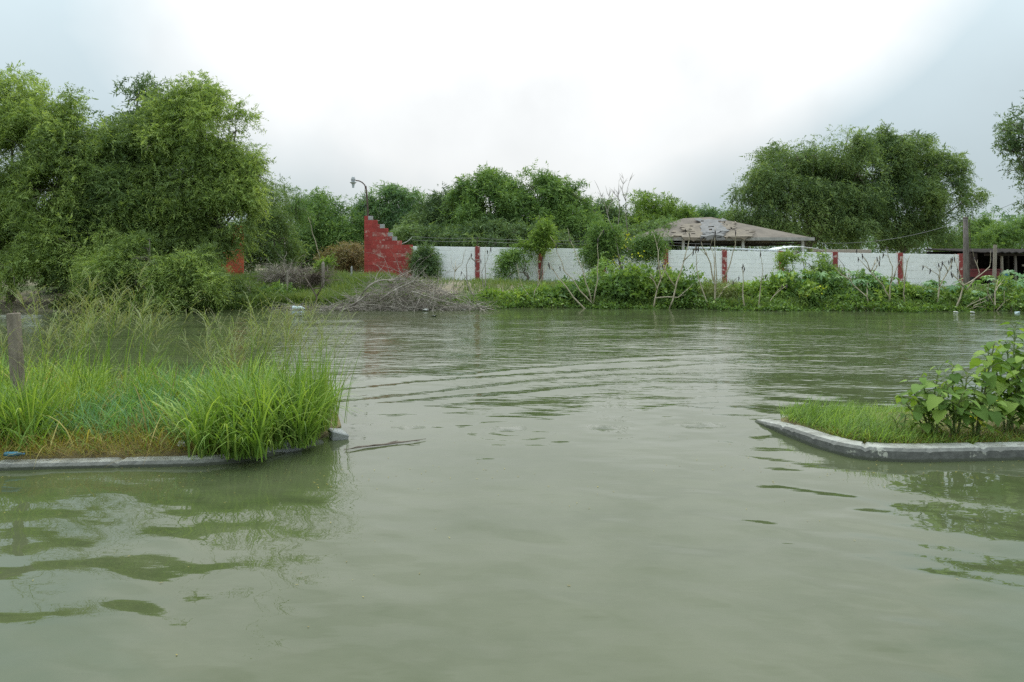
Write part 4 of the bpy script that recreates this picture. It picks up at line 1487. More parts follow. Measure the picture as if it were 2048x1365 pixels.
def palmate_mesh():
    vs, fs = [(0, 0, 0)], []
    lob = 7
    for k in range(lob):
        a = math.radians(-135 + 270 * k / (lob - 1))
        ln = 1.0 - 0.25 * abs(k - 3) / 3
        d = Vector((math.sin(a), math.cos(a), 0))
        s_ = Vector((d.y, -d.x, 0))
        n = len(vs)
        vs += [tuple(d * 0.30 * ln + s_ * 0.10), tuple(d * 0.62 * ln + s_ * 0.14 + Vector((0, 0, -0.05))), tuple(d * ln + Vector((0, 0, -0.22))),
               tuple(d * 0.62 * ln - s_ * 0.14 + Vector((0, 0, -0.05))), tuple(d * 0.30 * ln - s_ * 0.10), tuple(d * 0.62 * ln + Vector((0, 0, 0.0)))]
        fs += [(0, n, n + 5), (n, n + 1, n + 5), (n + 1, n + 2, n + 5), (n + 2, n + 3, n + 5), (n + 3, n + 4, n + 5), (n + 4, 0, n + 5)]
    me = bpy.data.meshes.new('leaf')
    me.from_pydata(vs, [], fs)
    me.materials.append(M['castor_leaf'])
    me.update()
    return me


PALM = palmate_mesh()
cast = [
    (1590, 555, 40, 25.9, 'big leaved plant between the bright wall bush and a dead forked stem'),
    (1640, 560, 38, 25.6, 'big leaved plant directly left of the narrow grey green bush'),
    (1700, 562, 40, 25.2, 'big leaved plant in front of the white bay right of the narrow bush'),
    (1735, 552, 36, 25.6, 'tallest big leaved plant, below the forked stem with seed pods'),
    (1770, 565, 36, 25.2, 'big leaved plant left of the second last red post'),
    (1835, 577, 40, 25.0, 'flat topped big leaved plant below the last white bay'),
    (1888, 574, 38, 25.0, 'big leaved plant in front of the wall end by the pole'),
    (1950, 572, 36, 25.0, 'big leaved plant below the red trailer'),
    (2012, 560, 40, 25.2, 'dark big leaved plant below the blue drum'),
    (2045, 552, 36, 25.6, 'big leaved plant at the right edge in front of the shed'),
    (1470, 575, 30, 26.4, 'big leaved plant right of the dry yellowish shrub'),
    (1530, 572, 30, 26.6, 'big leaved plant below the pavilion corner'),
]
for i, (px, py, rp, Y, lab) in enumerate(cast):
    py, rp = py + 2, rp * 0.92
    b = Vector(tb(px, Y))
    root = empty('castor_plant', b, lab, 'plant', 'big leaved plants on the far bank')
    c = at(px, py, Y) - b
    R_ = rp / F * Y
    q = random.Random(400 + i)
    mb = MB()
    mb.tube([(0, 0, -0.2), (0.02, 0, c.z * 0.5), c], [0.03, 0.025, 0.015], 6)
    for k in range(17):
        a = k * 2.4 + q.uniform(-.3, .3)
        e = q.uniform(-0.7, 0.55)
        p = c + Vector((math.cos(a) * math.cos(e) * R_, math.sin(a) * math.cos(e) * R_ * 0.8, math.sin(e) * R_ * 0.85))
        st = Vector((0.02, 0, c.z * q.uniform(0.35, 0.95)))
        mb.tube([st, st.lerp(p, 0.6) + Vector((0, 0, 0.08)), p], [0.009, 0.007, 0.005], 4, cap=False)
        o = bpy.data.objects.new('leaf', PALM)
        COL.objects.link(o)
        o.parent = root
        o.location = p
        sc = q.uniform(0.20, 0.33)
        o.scale = (sc, sc, sc)
        o.rotation_euler = (q.uniform(-0.9, 0.05), q.uniform(-0.35, 0.35), a - math.pi / 2 + q.uniform(-.4, .4))
    mb.build('stem', M['green_stem'], root, smooth=True)

# bank grass and weeds: nobody could count them


def bank_grass():
    r = np.random.default_rng(77)
    n = 70000
    X = np.where(r.random(n) < 0.25, r.uniform(-12, -4, n), r.uniform(-16, 24, n))
    e = bank_edge(X)
    Y = e + 0.05 + (33.4 - e) * r.random(n) ** 1.3
    patch = np.sin(X * 0.8 + 1) + np.sin(Y * 1.1 + X * 0.35) + np.sin(X * 2.3 - Y * 0.7)
    k = ((patch + r.normal(size=n) * 0.9 > -0.6) | (X < -5.0)) & ~((Y > 31.6) & (X > -5.5) & (r.random(n) < 0.85)) & ~((Y > 33.7))
    X, Y, patch = X[k], Y[k], patch[k]
    n = len(X)
    Z = ground_z(X, Y) - 0.02
    ln = r.uniform(0.16, 0.42, n) * (1 + 0.25 * patch / 3) * np.where(X < -5, 1.15, 0.85)
    V, Q, _ = blades(np.stack([X, Y, Z], 1), r.uniform(0, 6.28, n), r.uniform(0.05, 0.5, n), ln, r.uniform(0.02, 0.05, n), r.uniform(0.2, 1.2, n), 2, r)
    tint = np.clip(0.5 + 0.2 * r.normal(size=n) + 0.12 * patch, 0, 1)
    m_ = 11000
    X2 = r.uniform(-13, 23, m_)
    X2 = np.where(r.random(m_) < 0.45, r.uniform(-12, -3.5, m_), X2)
    Y2 = bank_edge(X2) - 0.25 + 0.8 * r.random(m_)
    V2, Q2, _ = blades(np.stack([X2, Y2, np.maximum(ground_z(X2, Y2), -0.05)], 1), r.uniform(0, 6.28, m_), r.uniform(0.05, 0.8, m_), r.uniform(0.2, 0.5, m_), r.uniform(0.02, 0.05, m_), r.uniform(0.3, 1.4, m_), 2, r)
    Q = np.concatenate([Q, Q2 + len(V)])
    V = np.concatenate([V, V2])
    tint = np.concatenate([tint, np.clip(0.4 + 0.2 * r.normal(size=m_), 0, 1)])
    o = link_mesh('bank_grass', index_mesh('bank_grass', V, Q, np.repeat(tint, 6)), M['bank_grass'])
    tag(o, 'rough green grass covering the far bank below the wall', kind='stuff')
    # creeping broad leaved weeds at the waterline
    n = 26000
    X = r.uniform(-3.5, 22, n)
    e = bank_edge(X)
    Y = e - 0.3 + 2.6 * r.random(n) ** 1.5
    Z = np.maximum(ground_z(X, Y), -0.05) + 0.42 * r.random(n) * (0.5 + 0.5 * np.sin(X * 1.7) * np.sin(X * 0.6 + 1)) + 0.02
    P = np.stack([X, Y, Z], 1)
    D = unit(r.normal(size=(n, 3)) + np.array([0, -0.4, 0.1]))
    W = unit(np.cross(D, r.normal(size=(n, 3)) + np.array([0, 0, 0.6])))
    V = leaves(P, D, W, 0.11 * r.uniform(.6, 1.4, n), 0.065 * r.uniform(.6, 1.4, n))
    o = link_mesh('bank_weeds', quad_mesh('bank_weeds', V, n, np.repeat(np.clip(0.45 + 0.24 * r.normal(size=n), 0, 1), 4)), M['shrub'])
    tag(o, 'low creeping leafy weeds along the far waterline', kind='stuff')


bank_grass()

# ------------------------------------------------------------------ bare dead stems on the bank
PODS = np.random.default_rng(5)


def stems(label, polys, ox, oy, sc, Y, r0=0.028, mat='dead_stem', pods=0, name='dead_weed', cat='dead plant', group='bare dead weed stems along the bank', forks=2):
    """polys: polylines in picture coordinates of a detail; each gets its own small wander in depth"""
    q = random.Random(hash(label) % 1000 if False else len(label) * 7 + int(polys[0][0][0]))
    pls = []
    for pl in polys:
        dy = q.uniform(-0.35, 0.35)
        pts = []
        for k, (x, y) in enumerate(pl):
            pts.append(at(ox + x / sc, oy + y / sc, Y + dy * k / max(1, len(pl) - 1)))
        pls.append(pts)
    base = pls[0][0].copy()
    base.z = min(p.z for pts in pls for p in pts)
    if Y < 26.5:
        base.z = min(base.z, -0.02)
    root = empty(name, base, label, cat, group)
    mb, pd = MB(base), MB(base)
    first = True
    for pts in pls:
        mb = MB(base)
        if pts[0].z < 0.12 and Y < 26.5:
            pts[0].z = -0.25
        n = len(pts)
        fine = []
        for i in range(n - 1):
            for t in (0, 0.5):
                p = pts[i].lerp(pts[i + 1], t)
                if t:
                    p += Vector((q.uniform(-1, 1), q.uniform(-1, 1), q.uniform(-1, 1))) * 0.025 * (pts[i + 1] - pts[i]).length * 2
                fine.append(p)
        fine.append(pts[-1])
        m_ = len(fine)
        rr_ = r0 * (1.0 if first else 0.75)
        mb.tube(fine, [rr_ * (1 - 0.72 * i / (m_ - 1)) for i in range(m_)], 6)
        for f_ in range(forks):
            i = q.randint(m_ // 2, m_ - 1)
            p = fine[i]
            d = (fine[i] - fine[i - 1]).normalized()
            e = p + (d + Vector((q.uniform(-.9, .9), q.uniform(-.6, .6), q.uniform(0, .5)))).normalized() * q.uniform(0.15, 0.45)
            mb.tube([p, p.lerp(e, 0.5) + Vector((0, 0, 0.02)), e], [rr_ * 0.35, rr_ * 0.28, rr_ * 0.14], 4)
            if pods and q.random() < 0.5:
                pd.tube([e, e + Vector((0.01, 0, -0.06)), e + Vector((q.uniform(-.03, .03), 0, -0.17))], [0.010, 0.022, 0.006], 6)
        mb.build('stem', M[mat], root, smooth=True)
        first = False
        if pods:
            e = fine[-1]
            pd.tube([e + Vector((0, 0, 0.05)), e + Vector((0.01, 0, -0.04)), e + Vector((q.uniform(-.03, .03), 0, -0.15))], [0.012, 0.024, 0.006], 6)
    if pd.v:
        tag(pd.build('seed_pod', M['seed_pod'], root, smooth=True), kind='stuff')


A3 = (1000, 320, 4.014)
A4 = (1620, 400, 4.785)
A2 = (560, 320, 4.014)
stems('wide fan of bare stems leaning left out of the water below the sapling', [[(750, 1185), (590, 1105), (470, 950), (395, 850)], [(745, 1160), (640, 1050), (520, 900), (455, 740), (450, 690)],
      [(735, 1140), (690, 990), (610, 760), (560, 640)], [(750, 1150), (785, 960), (790, 800), (785, 640)]], *A3, 25.2, 0.034, pods=1)
stems('crossed pair of bare stems, the left one with a low side arm', [[(1220, 1185), (1250, 1090), (1290, 960), (1340, 830)], [(1265, 1050), (1240, 980), (1200, 940)], [(1250, 1110), (1430, 1105), (1530, 1020)],
      [(1290, 960), (1270, 800), (1260, 690), (1235, 600)]], *A3, 25.0, 0.034)
stems('long bare stem slanting right across the wall left of a red post', [[(1330, 1175), (1420, 980), (1480, 800), (1510, 690), (1520, 600)], [(1470, 815), (1550, 740)], [(1400, 1010), (1330, 900), (1300, 850)]], *A3, 25.0, 0.032, pods=1)
stems('fan of bare stems rising from the dry yellowish shrub', [[(1725, 1185), (1725, 1000), (1690, 830), (1640, 730), (1610, 640)], [(1728, 1100), (1730, 800), (1725, 600)], [(1720, 1000), (1720, 800), (1690, 690)],
      [(1720, 1185), (1620, 1030), (1575, 850), (1570, 720)], [(1740, 1120), (1800, 1030), (1870, 980)], [(1800, 950), (1850, 830), (1890, 680), (1890, 580)]], *A3, 24.8, 0.034, pods=1)
stems('short bare stem standing in the water right of the dry shrub', [[(1970, 1230), (1950, 1100), (1955, 980), (1960, 870)], [(2050, 1240), (2090, 1040), (2110, 900), (2090, 750)], [(2070, 1180), (2200, 1090), (2300, 1010)]], *A3, 24.4, 0.03, pods=1)
stems('small bare forked weed left of the wide fan', [[(235, 1175), (280, 1050), (330, 960), (380, 850)], [(300, 1010), (310, 920), (290, 860)], [(250, 1120), (180, 1020), (140, 840)]], *A3, 26.0, 0.026, 'dead_stem')
stems('tall thin bare tree standing against the sky above the sapling', [[(970, 830), (930, 640), (880, 500), (850, 380), (790, 230)], [(1030, 600), (1010, 450), (1010, 300), (1040, 170)], [(940, 620), (960, 400), (955, 170)],
      [(860, 420), (900, 330), (860, 260)], [(1010, 330), (980, 240), (990, 150)], [(960, 330), (920, 270)]], *A3, 31.0, 0.03, 'dead_twig', name='bare_tree', cat='dead tree', group=None, forks=9)
stems('bare stem bending left, in front of the narrow bush', [[(580, 1045), (545, 930), (400, 800), (370, 700)], [(545, 930), (545, 850)], [(370, 760), (300, 720), (240, 650)]], *A4, 24.2, 0.03)
stems('tall forked stem with dark seed pods in front of the white bay', [[(815, 1060), (760, 930), (700, 820), (580, 690), (460, 560)], [(580, 690), (640, 560)], [(580, 690), (550, 600), (500, 530)], [(600, 700), (660, 600)]], *A4, 24.2, 0.03, pods=1)
stems('crossed stem leaning right below the second last red post', [[(700, 1055), (765, 930), (765, 830), (820, 680), (850, 600)], [(770, 800), (790, 640), (750, 540), (700, 520)]], *A4, 24.2, 0.028, pods=1)
stems('straight upright bare stem beside the second last red post', [[(910, 1035), (895, 900), (893, 700), (890, 540)], [(900, 800), (930, 600), (960, 530)]], *A4, 24.2, 0.028)
stems('pale bare stem with small dark pods in front of the last white bay', [[(1210, 1055), (1240, 830), (1300, 720), (1350, 620), (1360, 560)], [(1240, 830), (1230, 720), (1150, 670)], [(1240, 780), (1230, 620)], [(1320, 690), (1280, 620), (1265, 600)]], *A4, 24.2, 0.028, pods=1)
stems('tangle of bare yellowish stems round the foot of the grey pole', [[(1370, 1075), (1440, 930), (1470, 820), (1430, 700), (1380, 560)], [(1470, 820), (1600, 740), (1720, 640), (1730, 560)], [(1380, 1075), (1520, 1010), (1690, 930)],
      [(1500, 860), (1620, 700), (1570, 560)], [(1350, 1070), (1600, 1020), (1700, 1040)], [(1470, 830), (1410, 760), (1350, 700)], [(1530, 1090), (1570, 1010), (1700, 960)]], *A4, 24.0, 0.03, pods=1)
stems('bare stems at the water left of the right edge litter', [[(1750, 1095), (1770, 880), (1800, 760)], [(1740, 1090), (1860, 980), (1860, 870)], [(1760, 1000), (1700, 900), (1705, 830)], [(1780, 870), (1830, 790)]], *A4, 24.0, 0.028)
stems('two thin bare stems crossing in front of the first red post', [[(1610, 1160), (1520, 1040), (1500, 960), (1495, 850), (1535, 760)], [(1540, 790), (1570, 830)], [(1640, 1100), (1620, 900), (1690, 715)]], *A2, 27.0, 0.03, 'dead_twig', pods=1)
stems('single thin upright stem right of the first red post', [[(1652, 1080), (1650, 900), (1648, 690)]], *A2, 28.0, 0.026, 'dead_twig', forks=0)
stems('pale dead weed in front of the first white bay', [[(1395, 1050), (1405, 900), (1380, 840)], [(1405, 900), (1460, 840), (1485, 740)], [(1405, 890), (1410, 810)]], *A2, 29.0, 0.022, 'dead_stem')
stems('thin bent pale stem hanging in front of the feathery tree', [[(320, 790), (300, 720), (260, 590), (225, 460)]], *A2, 32.0, 0.03, 'dead_stem', forks=1)

# ------------------------------------------------------------------ brush pile


def twig_curve(mb, p, d, L, r, q, seg=6, droop=0.3, sides=4, forks=0):
    pts = [Vector(p)]
    d = Vector(d).normalized()
    for i in range(seg):
        d = (d + Vector((q.uniform(-.22, .22), q.uniform(-.22, .22), q.uniform(-.18, .14) - droop * 0.12))).normalized()
        pts.append(pts[-1] + d * L / seg)
    mb.tube(pts, [r * (1 - 0.8 * i / seg) for i in range(seg + 1)], sides, cap=False)
    for f_ in range(forks):
        i = q.randint(1, seg - 1)
        dd = (pts[i + 1] - pts[i]).normalized() + Vector((q.uniform(-.8, .8), q.uniform(-.6, .6), q.uniform(-.3, .7)))
        twig_curve(mb, pts[i], dd, L * q.uniform(0.3, 0.55), r * 0.55, q, 4, droop, 4, 0)


BP = at(790, 612, 24.4)
q = random.Random(61)
bx, by = BP.x, 25.0
mb = MB((bx, by, 0))
for k in range(620):
    a = q.gauss(0, 0.42)
    x = bx + 0.35 + a * 2.5
    hmax = 1.0 * math.exp(-((x - bx - 0.5) / 1.45) ** 2) + 0.12
    z = q.uniform(0.0, 1.0) ** 0.8 * hmax
    y = by + q.uniform(-1.0, 0.9) * (1 - 0.5 * z)
    d = Vector((q.uniform(-1, 1), q.uniform(-.7, .4), q.uniform(-.35, .55)))
    twig_curve(mb, (x, y, z), d, q.uniform(0.5, 1.5), q.uniform(0.006, 0.015), q, 5, 0.5, 3, 1)
for k in range(460):
    x = bx + q.uniform(-4.0, 3.3)
    y = by - q.uniform(0.0, 1.3) + 0.2
    twig_curve(mb, (x, y, q.uniform(0, 0.14)), (q.uniform(-1, 1), q.uniform(-.6, .3), q.uniform(-.1, .22)), q.uniform(0.3, 0.9), q.uniform(0.006, 0.013), q, 4, 0.2, 3, 1)
tag(mb.build('brush_twigs', M['dead_twig']), 'heaped grey dead twigs of the brush pile at the water', kind='stuff')
BR = [
    ('thick grey branch arching highest over the brush pile', [(590, 1180), (690, 1040), (760, 985), (860, 965), (960, 965)], 0.042),
    ('grey branch arching to the right on top of the brush pile', [(800, 1130), (930, 1040), (1060, 980), (1130, 970)], 0.036),
    ('forked grey branch hanging down the left front of the pile', [(560, 1180), (650, 1120), (700, 1090), (770, 1170)], 0.03),
    ('branch dipping to the water at the left end of the pile', [(555, 1275), (570, 1210), (640, 1150), (720, 1050)], 0.03),
    ('branch leaning right down the front of the brush pile', [(930, 1040), (930, 1120), (960, 1190), (990, 1230)], 0.03),
    ('grey branch trailing right along the foot of the pile', [(1060, 1060), (1150, 1090), (1300, 1130), (1480, 1170)], 0.028),
    ('long thin branch lying flat in the water left of the pile', [(480, 1250), (560, 1190), (700, 1165), (850, 1180)], 0.026),
]
for i, (lab, pl, r_) in enumerate(BR):
    pts = [at(560 + x / 4.014, 320 + y / 4.014, 24.0 + 0.12 * k - 0.1 * i) for k, (x, y) in enumerate(pl)]
    for p in pts:
        p.z = max(p.z, 0.01)
    mb = MB(pts[0])
    fine = []
    for k in range(len(pts) - 1):
        fine += [pts[k], pts[k].lerp(pts[k + 1], 0.5) + Vector((q.uniform(-.03, .03), 0, q.uniform(0, .05)))]
    fine.append(pts[-1])
    mb.tube(fine, [r_ * (1 - 0.7 * k / (len(fine) - 1)) for k in range(len(fine))], 6)
    for f_ in range(9):
        k = q.randint(1, len(fine) - 1)
        twig_curve(mb, fine[k], (fine[k] - fine[k - 1]).normalized() + Vector((q.uniform(-.9, .9), q.uniform(-.5, .5), q.uniform(-.3, .9))), q.uniform(.3, .9), r_ * 0.38, q, 4, 0.5, 4, 1)
    tag(mb.build('dead_branch', M['dead_twig'], smooth=True), lab, 'branch', 'loose branches on the brush pile')
# dark forked snag standing left of the pile
stems('dark forked snag standing in the water left of the brush pile', [[(285, 1200), (295, 1100), (250, 1020), (190, 930), (130, 860)], [(290, 1100), (340, 1010), (350, 900)], [(260, 1040), (330, 1030), (370, 960)]], *A2, 25.0, 0.035, 'dark_twig',
      name='snag', cat='dead plant', group=None, forks=4)
# dead bramble bushes
for i, (px, py, w_, h_, Y, n, lab) in enumerate([(575, 555, 55, 58, 29.0, 260, 'round grey bramble of dead canes left of the brush pile'), (625, 560, 40, 60, 28.6, 170, 'taller dead bramble touching the wooden stub post'),
                                                 (540, 560, 30, 40, 29.5, 90, 'small dead bramble at the edge of the dark trees')]):
    b = at(px, py, Y)
    b.z = gz(b.x, Y)
    q = random.Random(80 + i)
    mb = MB(b)
    for k in range(n):
        a = q.uniform(0, 6.28)
        twig_curve(mb, b + Vector((q.uniform(-.3, .3) * w_ / F * Y, q.uniform(-.3, .3), q.uniform(0, 0.5) * h_ / F * Y)), (math.cos(a) * 0.8, math.sin(a) * 0.5, q.uniform(0.2, 1.3)), q.uniform(0.5, 1.15) * h_ / F * Y, 0.012, q, 6, 1.1, 3, 1)
    tag(mb.build('dead_bramble', M['dead_twig'] if i != 1 else M['dark_twig']), lab, 'dead bush', 'dead brambles by the brush pile')
# small posts in the meadow
for px, y0, y1, Y, r_, mt, lab in [(645, 562, 528, 28.4, 0.075, 'old_wood', 'broken brown wooden stub post among the brambles'), (702, 556, 536, 31.5, 0.05, 'mortar', 'small pale post in the meadow left of the red wall'),
                                   (573, 600, 545, 27.6, 0.06, 'old_wood', 'dark stub post half hidden in the left bramble')]:
    p = at(px, y0, Y)
    p.z = gz(p.x, Y) - 0.15
    t = at(px + 1, y1, Y)
    mb = MB(p)
    mb.tube([p, p.lerp(t, 0.5) + Vector((0.01, 0, 0)), t, t + Vector((0.02, 0, 0.08))], [r_, r_ * 0.95, r_ * 0.85, r_ * 0.3], 7)
    tag(mb.build('stub_post', M[mt]), lab, 'post', 'stub posts in the meadow')


# ------------------------------------------------------------------ left verge: tall seeding grass
def grow(name, label, pts, ln, wd, lean, curl, mat, seed, lv=4, tint=None, head=None):
    r = np.random.default_rng(seed)
    n = len(pts)
    hd = r.uniform(0, 6.28, n) if head is None else head
    V, Q, tip = blades(pts, hd, lean, ln, wd, curl, lv, r)
    t = np.clip(0.5 + 0.22 * r.normal(size=n), 0, 1) if tint is None else tint
    o = link_mesh(name, index_mesh(name, V, Q, np.repeat(t, 2 * (lv + 1))), mat)
    return tag(o, label, kind='stuff')


def sample_poly(n, poly, seed, xr):
    r = np.random.default_rng(seed)
    ys = [p[1] for p in poly]
    x = r.uniform(xr[0], xr[1], n * 4)
    y = r.uniform(min(ys), max(ys), n * 4)
    k = in_poly(x, y, poly)
    return x[k][:n], y[k][:n], r


# tussocks: blades spring in bunches
x, y, r = sample_poly(215, LEFT_POLY, 201, (-7.5, -1.95))
x = np.concatenate([x, r.uniform(-5.2, -4.3, 22)])
y = np.concatenate([y, r.uniform(6.15, 6.75, 22)])
keep = ~((y < 6.75) & (x < -2.9) & (x > -4.3) & (r.random(len(x)) < 0.75))
x, y = x[keep], y[keep]
nb = 20
px_ = np.repeat(x, nb) + r.normal(scale=0.055, size=len(x) * nb)
py_ = np.repeat(y, nb) + r.normal(scale=0.055, size=len(x) * nb)
n = len(px_)
hgt = np.repeat(r.uniform(0.36, 0.76, len(x)), nb) * r.uniform(0.6, 1.15, n)
green = np.repeat(np.clip(0.55 + 0.22 * r.normal(size=len(x)), 0, 1), nb)
grow('tall_grass', 'tall bright green grass blades filling the left verge', np.stack([px_, py_, np.full(n, 0.07)], 1), hgt, r.uniform(0.008, 0.021, n),
     r.uniform(0.03, 0.5, n), r.uniform(0.1, 2.2, n), M['grass'], 202, 6, np.clip(green + 0.13 * r.normal(size=n), 0, 1))
# bold arching tussock over the kerb corner
cx_ = r.normal(-2.28, 0.30, 80)
cy_ = r.normal(6.55, 0.30, 80)
kk = (cx_ < -1.86) & (cx_ > -3.0)
cx_, cy_ = cx_[kk], np.clip(cy_[kk], 6.02, 7.4)
nb = 24
px_ = np.repeat(cx_, nb) + r.normal(scale=0.05, size=len(cx_) * nb)
py_ = np.repeat(cy_, nb) + r.normal(scale=0.05, size=len(cx_) * nb)
n = len(px_)
grow('tall_grass', 'bold arching tussock of grass hanging over the left kerb corner', np.stack([px_, py_, np.full(n, 0.05)], 1), np.repeat(r.uniform(0.7, 1.15, len(cx_)), nb) * r.uniform(0.4, 0.9, n), r.uniform(0.011, 0.027, n),
     r.uniform(0.05, 0.55, n), r.uniform(0.3, 2.2, n), M['grass'], 203, 6, np.clip(0.52 + 0.27 * r.normal(size=n), 0, 1))
cx_ = r.uniform(-4.75, -4.25, 9)
cy_ = r.uniform(6.3, 6.7, 9)
nb = 26
px_ = np.repeat(cx_, nb) + r.normal(scale=0.05, size=9 * nb)
py_ = np.repeat(cy_, nb) + r.normal(scale=0.05, size=9 * nb)
n = len(px_)
grow('tall_grass', 'tall green tussocks in front of the old post at the left edge', np.stack([px_, py_, np.full(n, 0.06)], 1), r.uniform(0.5, 0.85, n), r.uniform(0.010, 0.024, n),
     r.uniform(0.03, 0.4, n), r.uniform(0.2, 1.8, n), M['grass'], 213, 6, np.clip(0.5 + 0.25 * r.normal(size=n), 0, 1))
# upright spikes at the right-hand end
n = 330
grow('tall_grass', 'stiff upright grass blades at the right tip of the left verge', np.stack([r.normal(-1.98, 0.09, n), r.normal(6.95, 0.25, n), np.full(n, 0.04)], 1), r.uniform(0.45, 0.95, n), r.uniform(0.007, 0.012, n),
     r.uniform(0.0, 0.22, n), r.uniform(0.0, 0.7, n), M['grass'], 204, 4)
# dead straw and yellowed blades among the green
x, y, r = sample_poly(900, LEFT_POLY, 240, (-7.0, -2.0))
n = len(x)
grow('straw', 'scattered yellowed dead blades among the tall grass on the left verge', np.stack([x, y, np.full(n, 0.08)], 1), r.uniform(0.3, 0.7, n), r.uniform(0.006, 0.016, n), r.uniform(0.2, 1.1, n), r.uniform(0.3, 2.4, n), M['straw'], 241, 5)
# bluish softer grass in the middle
x, y, r = sample_poly(2800, LEFT_POLY, 205, (-4.3, -2.5))
k = (y > 6.35)
x, y = x[k], y[k]
n = len(x)
grow('soft_grass', 'soft bluish green grass in the middle of the left verge', np.stack([x, y, np.full(n, 0.07)], 1), r.uniform(0.25, 0.6, n), r.uniform(0.007, 0.015, n), r.uniform(0.1, 0.8, n), r.uniform(0.3, 1.6, n), M['grass_blue'], 206, 4)
# matted dry grass along the kerb
x, y, r = sample_poly(26000, LEFT_POLY, 207, (-7.5, -2.2))
y = y - 0.10 + 0.05 * np.sin(x * 4.3) * np.sin(x * 1.7)
k = (y < 6.75 + 0.15 * np.sin(x * 3))
x, y = x[k], y[k]
n = len(x)
grow('dry_grass', 'matted yellowish brown dry grass along the left kerb', np.stack([x, y, np.full(n, 0.07) + r.uniform(0, 0.06, n)], 1), r.uniform(0.10, 0.30, n), r.uniform(0.003, 0.007, n), r.uniform(0.5, 1.5, n), r.uniform(0.0, 0.9, n), M['grass_dry'], 208, 3)
x, y, r = sample_poly(6000, LEFT_POLY, 209, (-7.5, -2.2))
k = (y < 6.9)
x, y = x[k], y[k]
n = len(x)
grow('low_grass', 'short green grass growing through the dry mat by the left kerb', np.stack([x, y, np.full(n, 0.07)], 1), r.uniform(0.12, 0.34, n), r.uniform(0.004, 0.009, n), r.uniform(0.1, 1.0, n), r.uniform(0.2, 1.4, n), M['grass'], 210, 4)


def seed_heads():
    """long stalks carrying open drooping panicles"""
    r = np.random.default_rng(220)
    S = []
    for (px, Y, n, hm, sx) in [(50, 7.6, 22, 1.22, 0.28), (150, 7.8, 52, 1.42, 0.30), (215, 7.4, 44, 1.36, 0.24), (300, 7.6, 14, 1.05, 0.25), (455, 7.3, 50, 1.12, 0.25), (530, 7.2, 44, 1.2, 0.22),
                               (585, 7.2, 14, 1.1, 0.14), (0, 7.0, 12, 1.1, 0.3), (105, 6.9, 30, 1.3, 0.10), (480, 6.7, 16, 1.1, 0.12), (380, 6.9, 12, 0.9, 0.2), (630, 7.0, 8, 0.9, 0.08)]:
        x0 = (px - 1024) / F * Y
        for _ in range(int(n * 0.42)):
            S.append((x0 + r.normal() * sx, min(8.4, max(6.2, Y + r.normal() * 0.35)), hm * r.uniform(0.72, 1.12)))
    S = np.array(S)
    S = S[S[:, 0] < -1.95]
    n = len(S)
    head = np.where(r.random(n) < 0.65, r.normal(0.2, 0.6, n), r.uniform(0, 6.28, n))
    lean = np.abs(r.normal(0.12, 0.14, n))
    curl = r.uniform(0.1, 0.75, n)
    P = np.stack([S[:, 0], S[:, 1], np.full(n, 0.07)], 1)
    V, Q, tip = blades(P, head, lean, S[:, 2], np.full(n, 0.0105), curl, 9, r)
    # stalks keep their width: a second crossed ribbon
    V2, Q2, _ = blades(P, head, lean, S[:, 2], np.full(n, 0.006), curl, 9, np.random.default_rng(9))
    o = link_mesh('grass_stalks', index_mesh('grass_stalks', np.concatenate([V, V2]), np.concatenate([Q, Q2 + len(V)]), np.concatenate([np.repeat(np.clip(r.normal(0.6, .2, n), 0, 1), 20)] * 2)), M['grass'])
    tag(o, 'long thin stalks of the seeding grass on the left verge', kind='stuff')
    # panicle branches
    PP, HH, LE, LN, CU, TI = [], [], [], [], [], []
    lv = V.reshape(n, 10, 2, 3).mean(2)
    for i in range(n):
        nbr = r.integers(11, 18)
        for b in range(nbr):
            t = r.uniform(6.3, 9.0)
            k = min(8, int(t))
            p = lv[i, k] + (lv[i, k + 1] - lv[i, k]) * (t - k)
            PP.append(p)
            HH.append(r.uniform(0, 6.28) if r.random() < .5 else head[i] + r.normal() * 0.7)
            LE.append(r.uniform(0.25, 0.9))
            LN.append(r.uniform(0.12, 0.36))
            CU.append(r.uniform(0.3, 1.5))
            TI.append(np.clip(0.5 + 0.25 * r.normal(), 0, 1))
    PP = np.array(PP)
    m_ = len(PP)
    V, Q, tip = blades(PP, np.array(HH), np.array(LE), np.array(LN), np.full(m_, 0.0056), np.array(CU), 3, r)
    tint = np.repeat(np.array(TI), 8)
    # grains along each branch
    B = V.reshape(m_, 4, 2, 3).mean(2)
    g = []
    for j in range(5):
        t = r.uniform(0.5, 2.99, m_)
        k = t.astype(int)
        a = B[np.arange(m_), k]
        b = B[np.arange(m_), k + 1]
        g.append(a + (b - a) * (t - k)[:, None])
    g = np.concatenate(g)
    D = unit(r.normal(size=g.shape) + np.array([0, 0, -0.6]))
    W = unit(np.cross(D, r.normal(size=g.shape)))
    Vg = leaves(g, D, W, np.full(len(g), 0.015), np.full(len(g), 0.007))
    Qg = np.arange(len(Vg)).reshape(-1, 4)
    o = link_mesh('seed_heads', index_mesh('seed_heads', np.concatenate([V, Vg]), np.concatenate([Q, Qg + len(V)]), np.concatenate([tint, np.repeat(np.tile(np.array(TI), 5), 4)])), M['seed'])
    tag(o, 'loose straw coloured seed heads above the left verge', kind='stuff')


seed_heads()

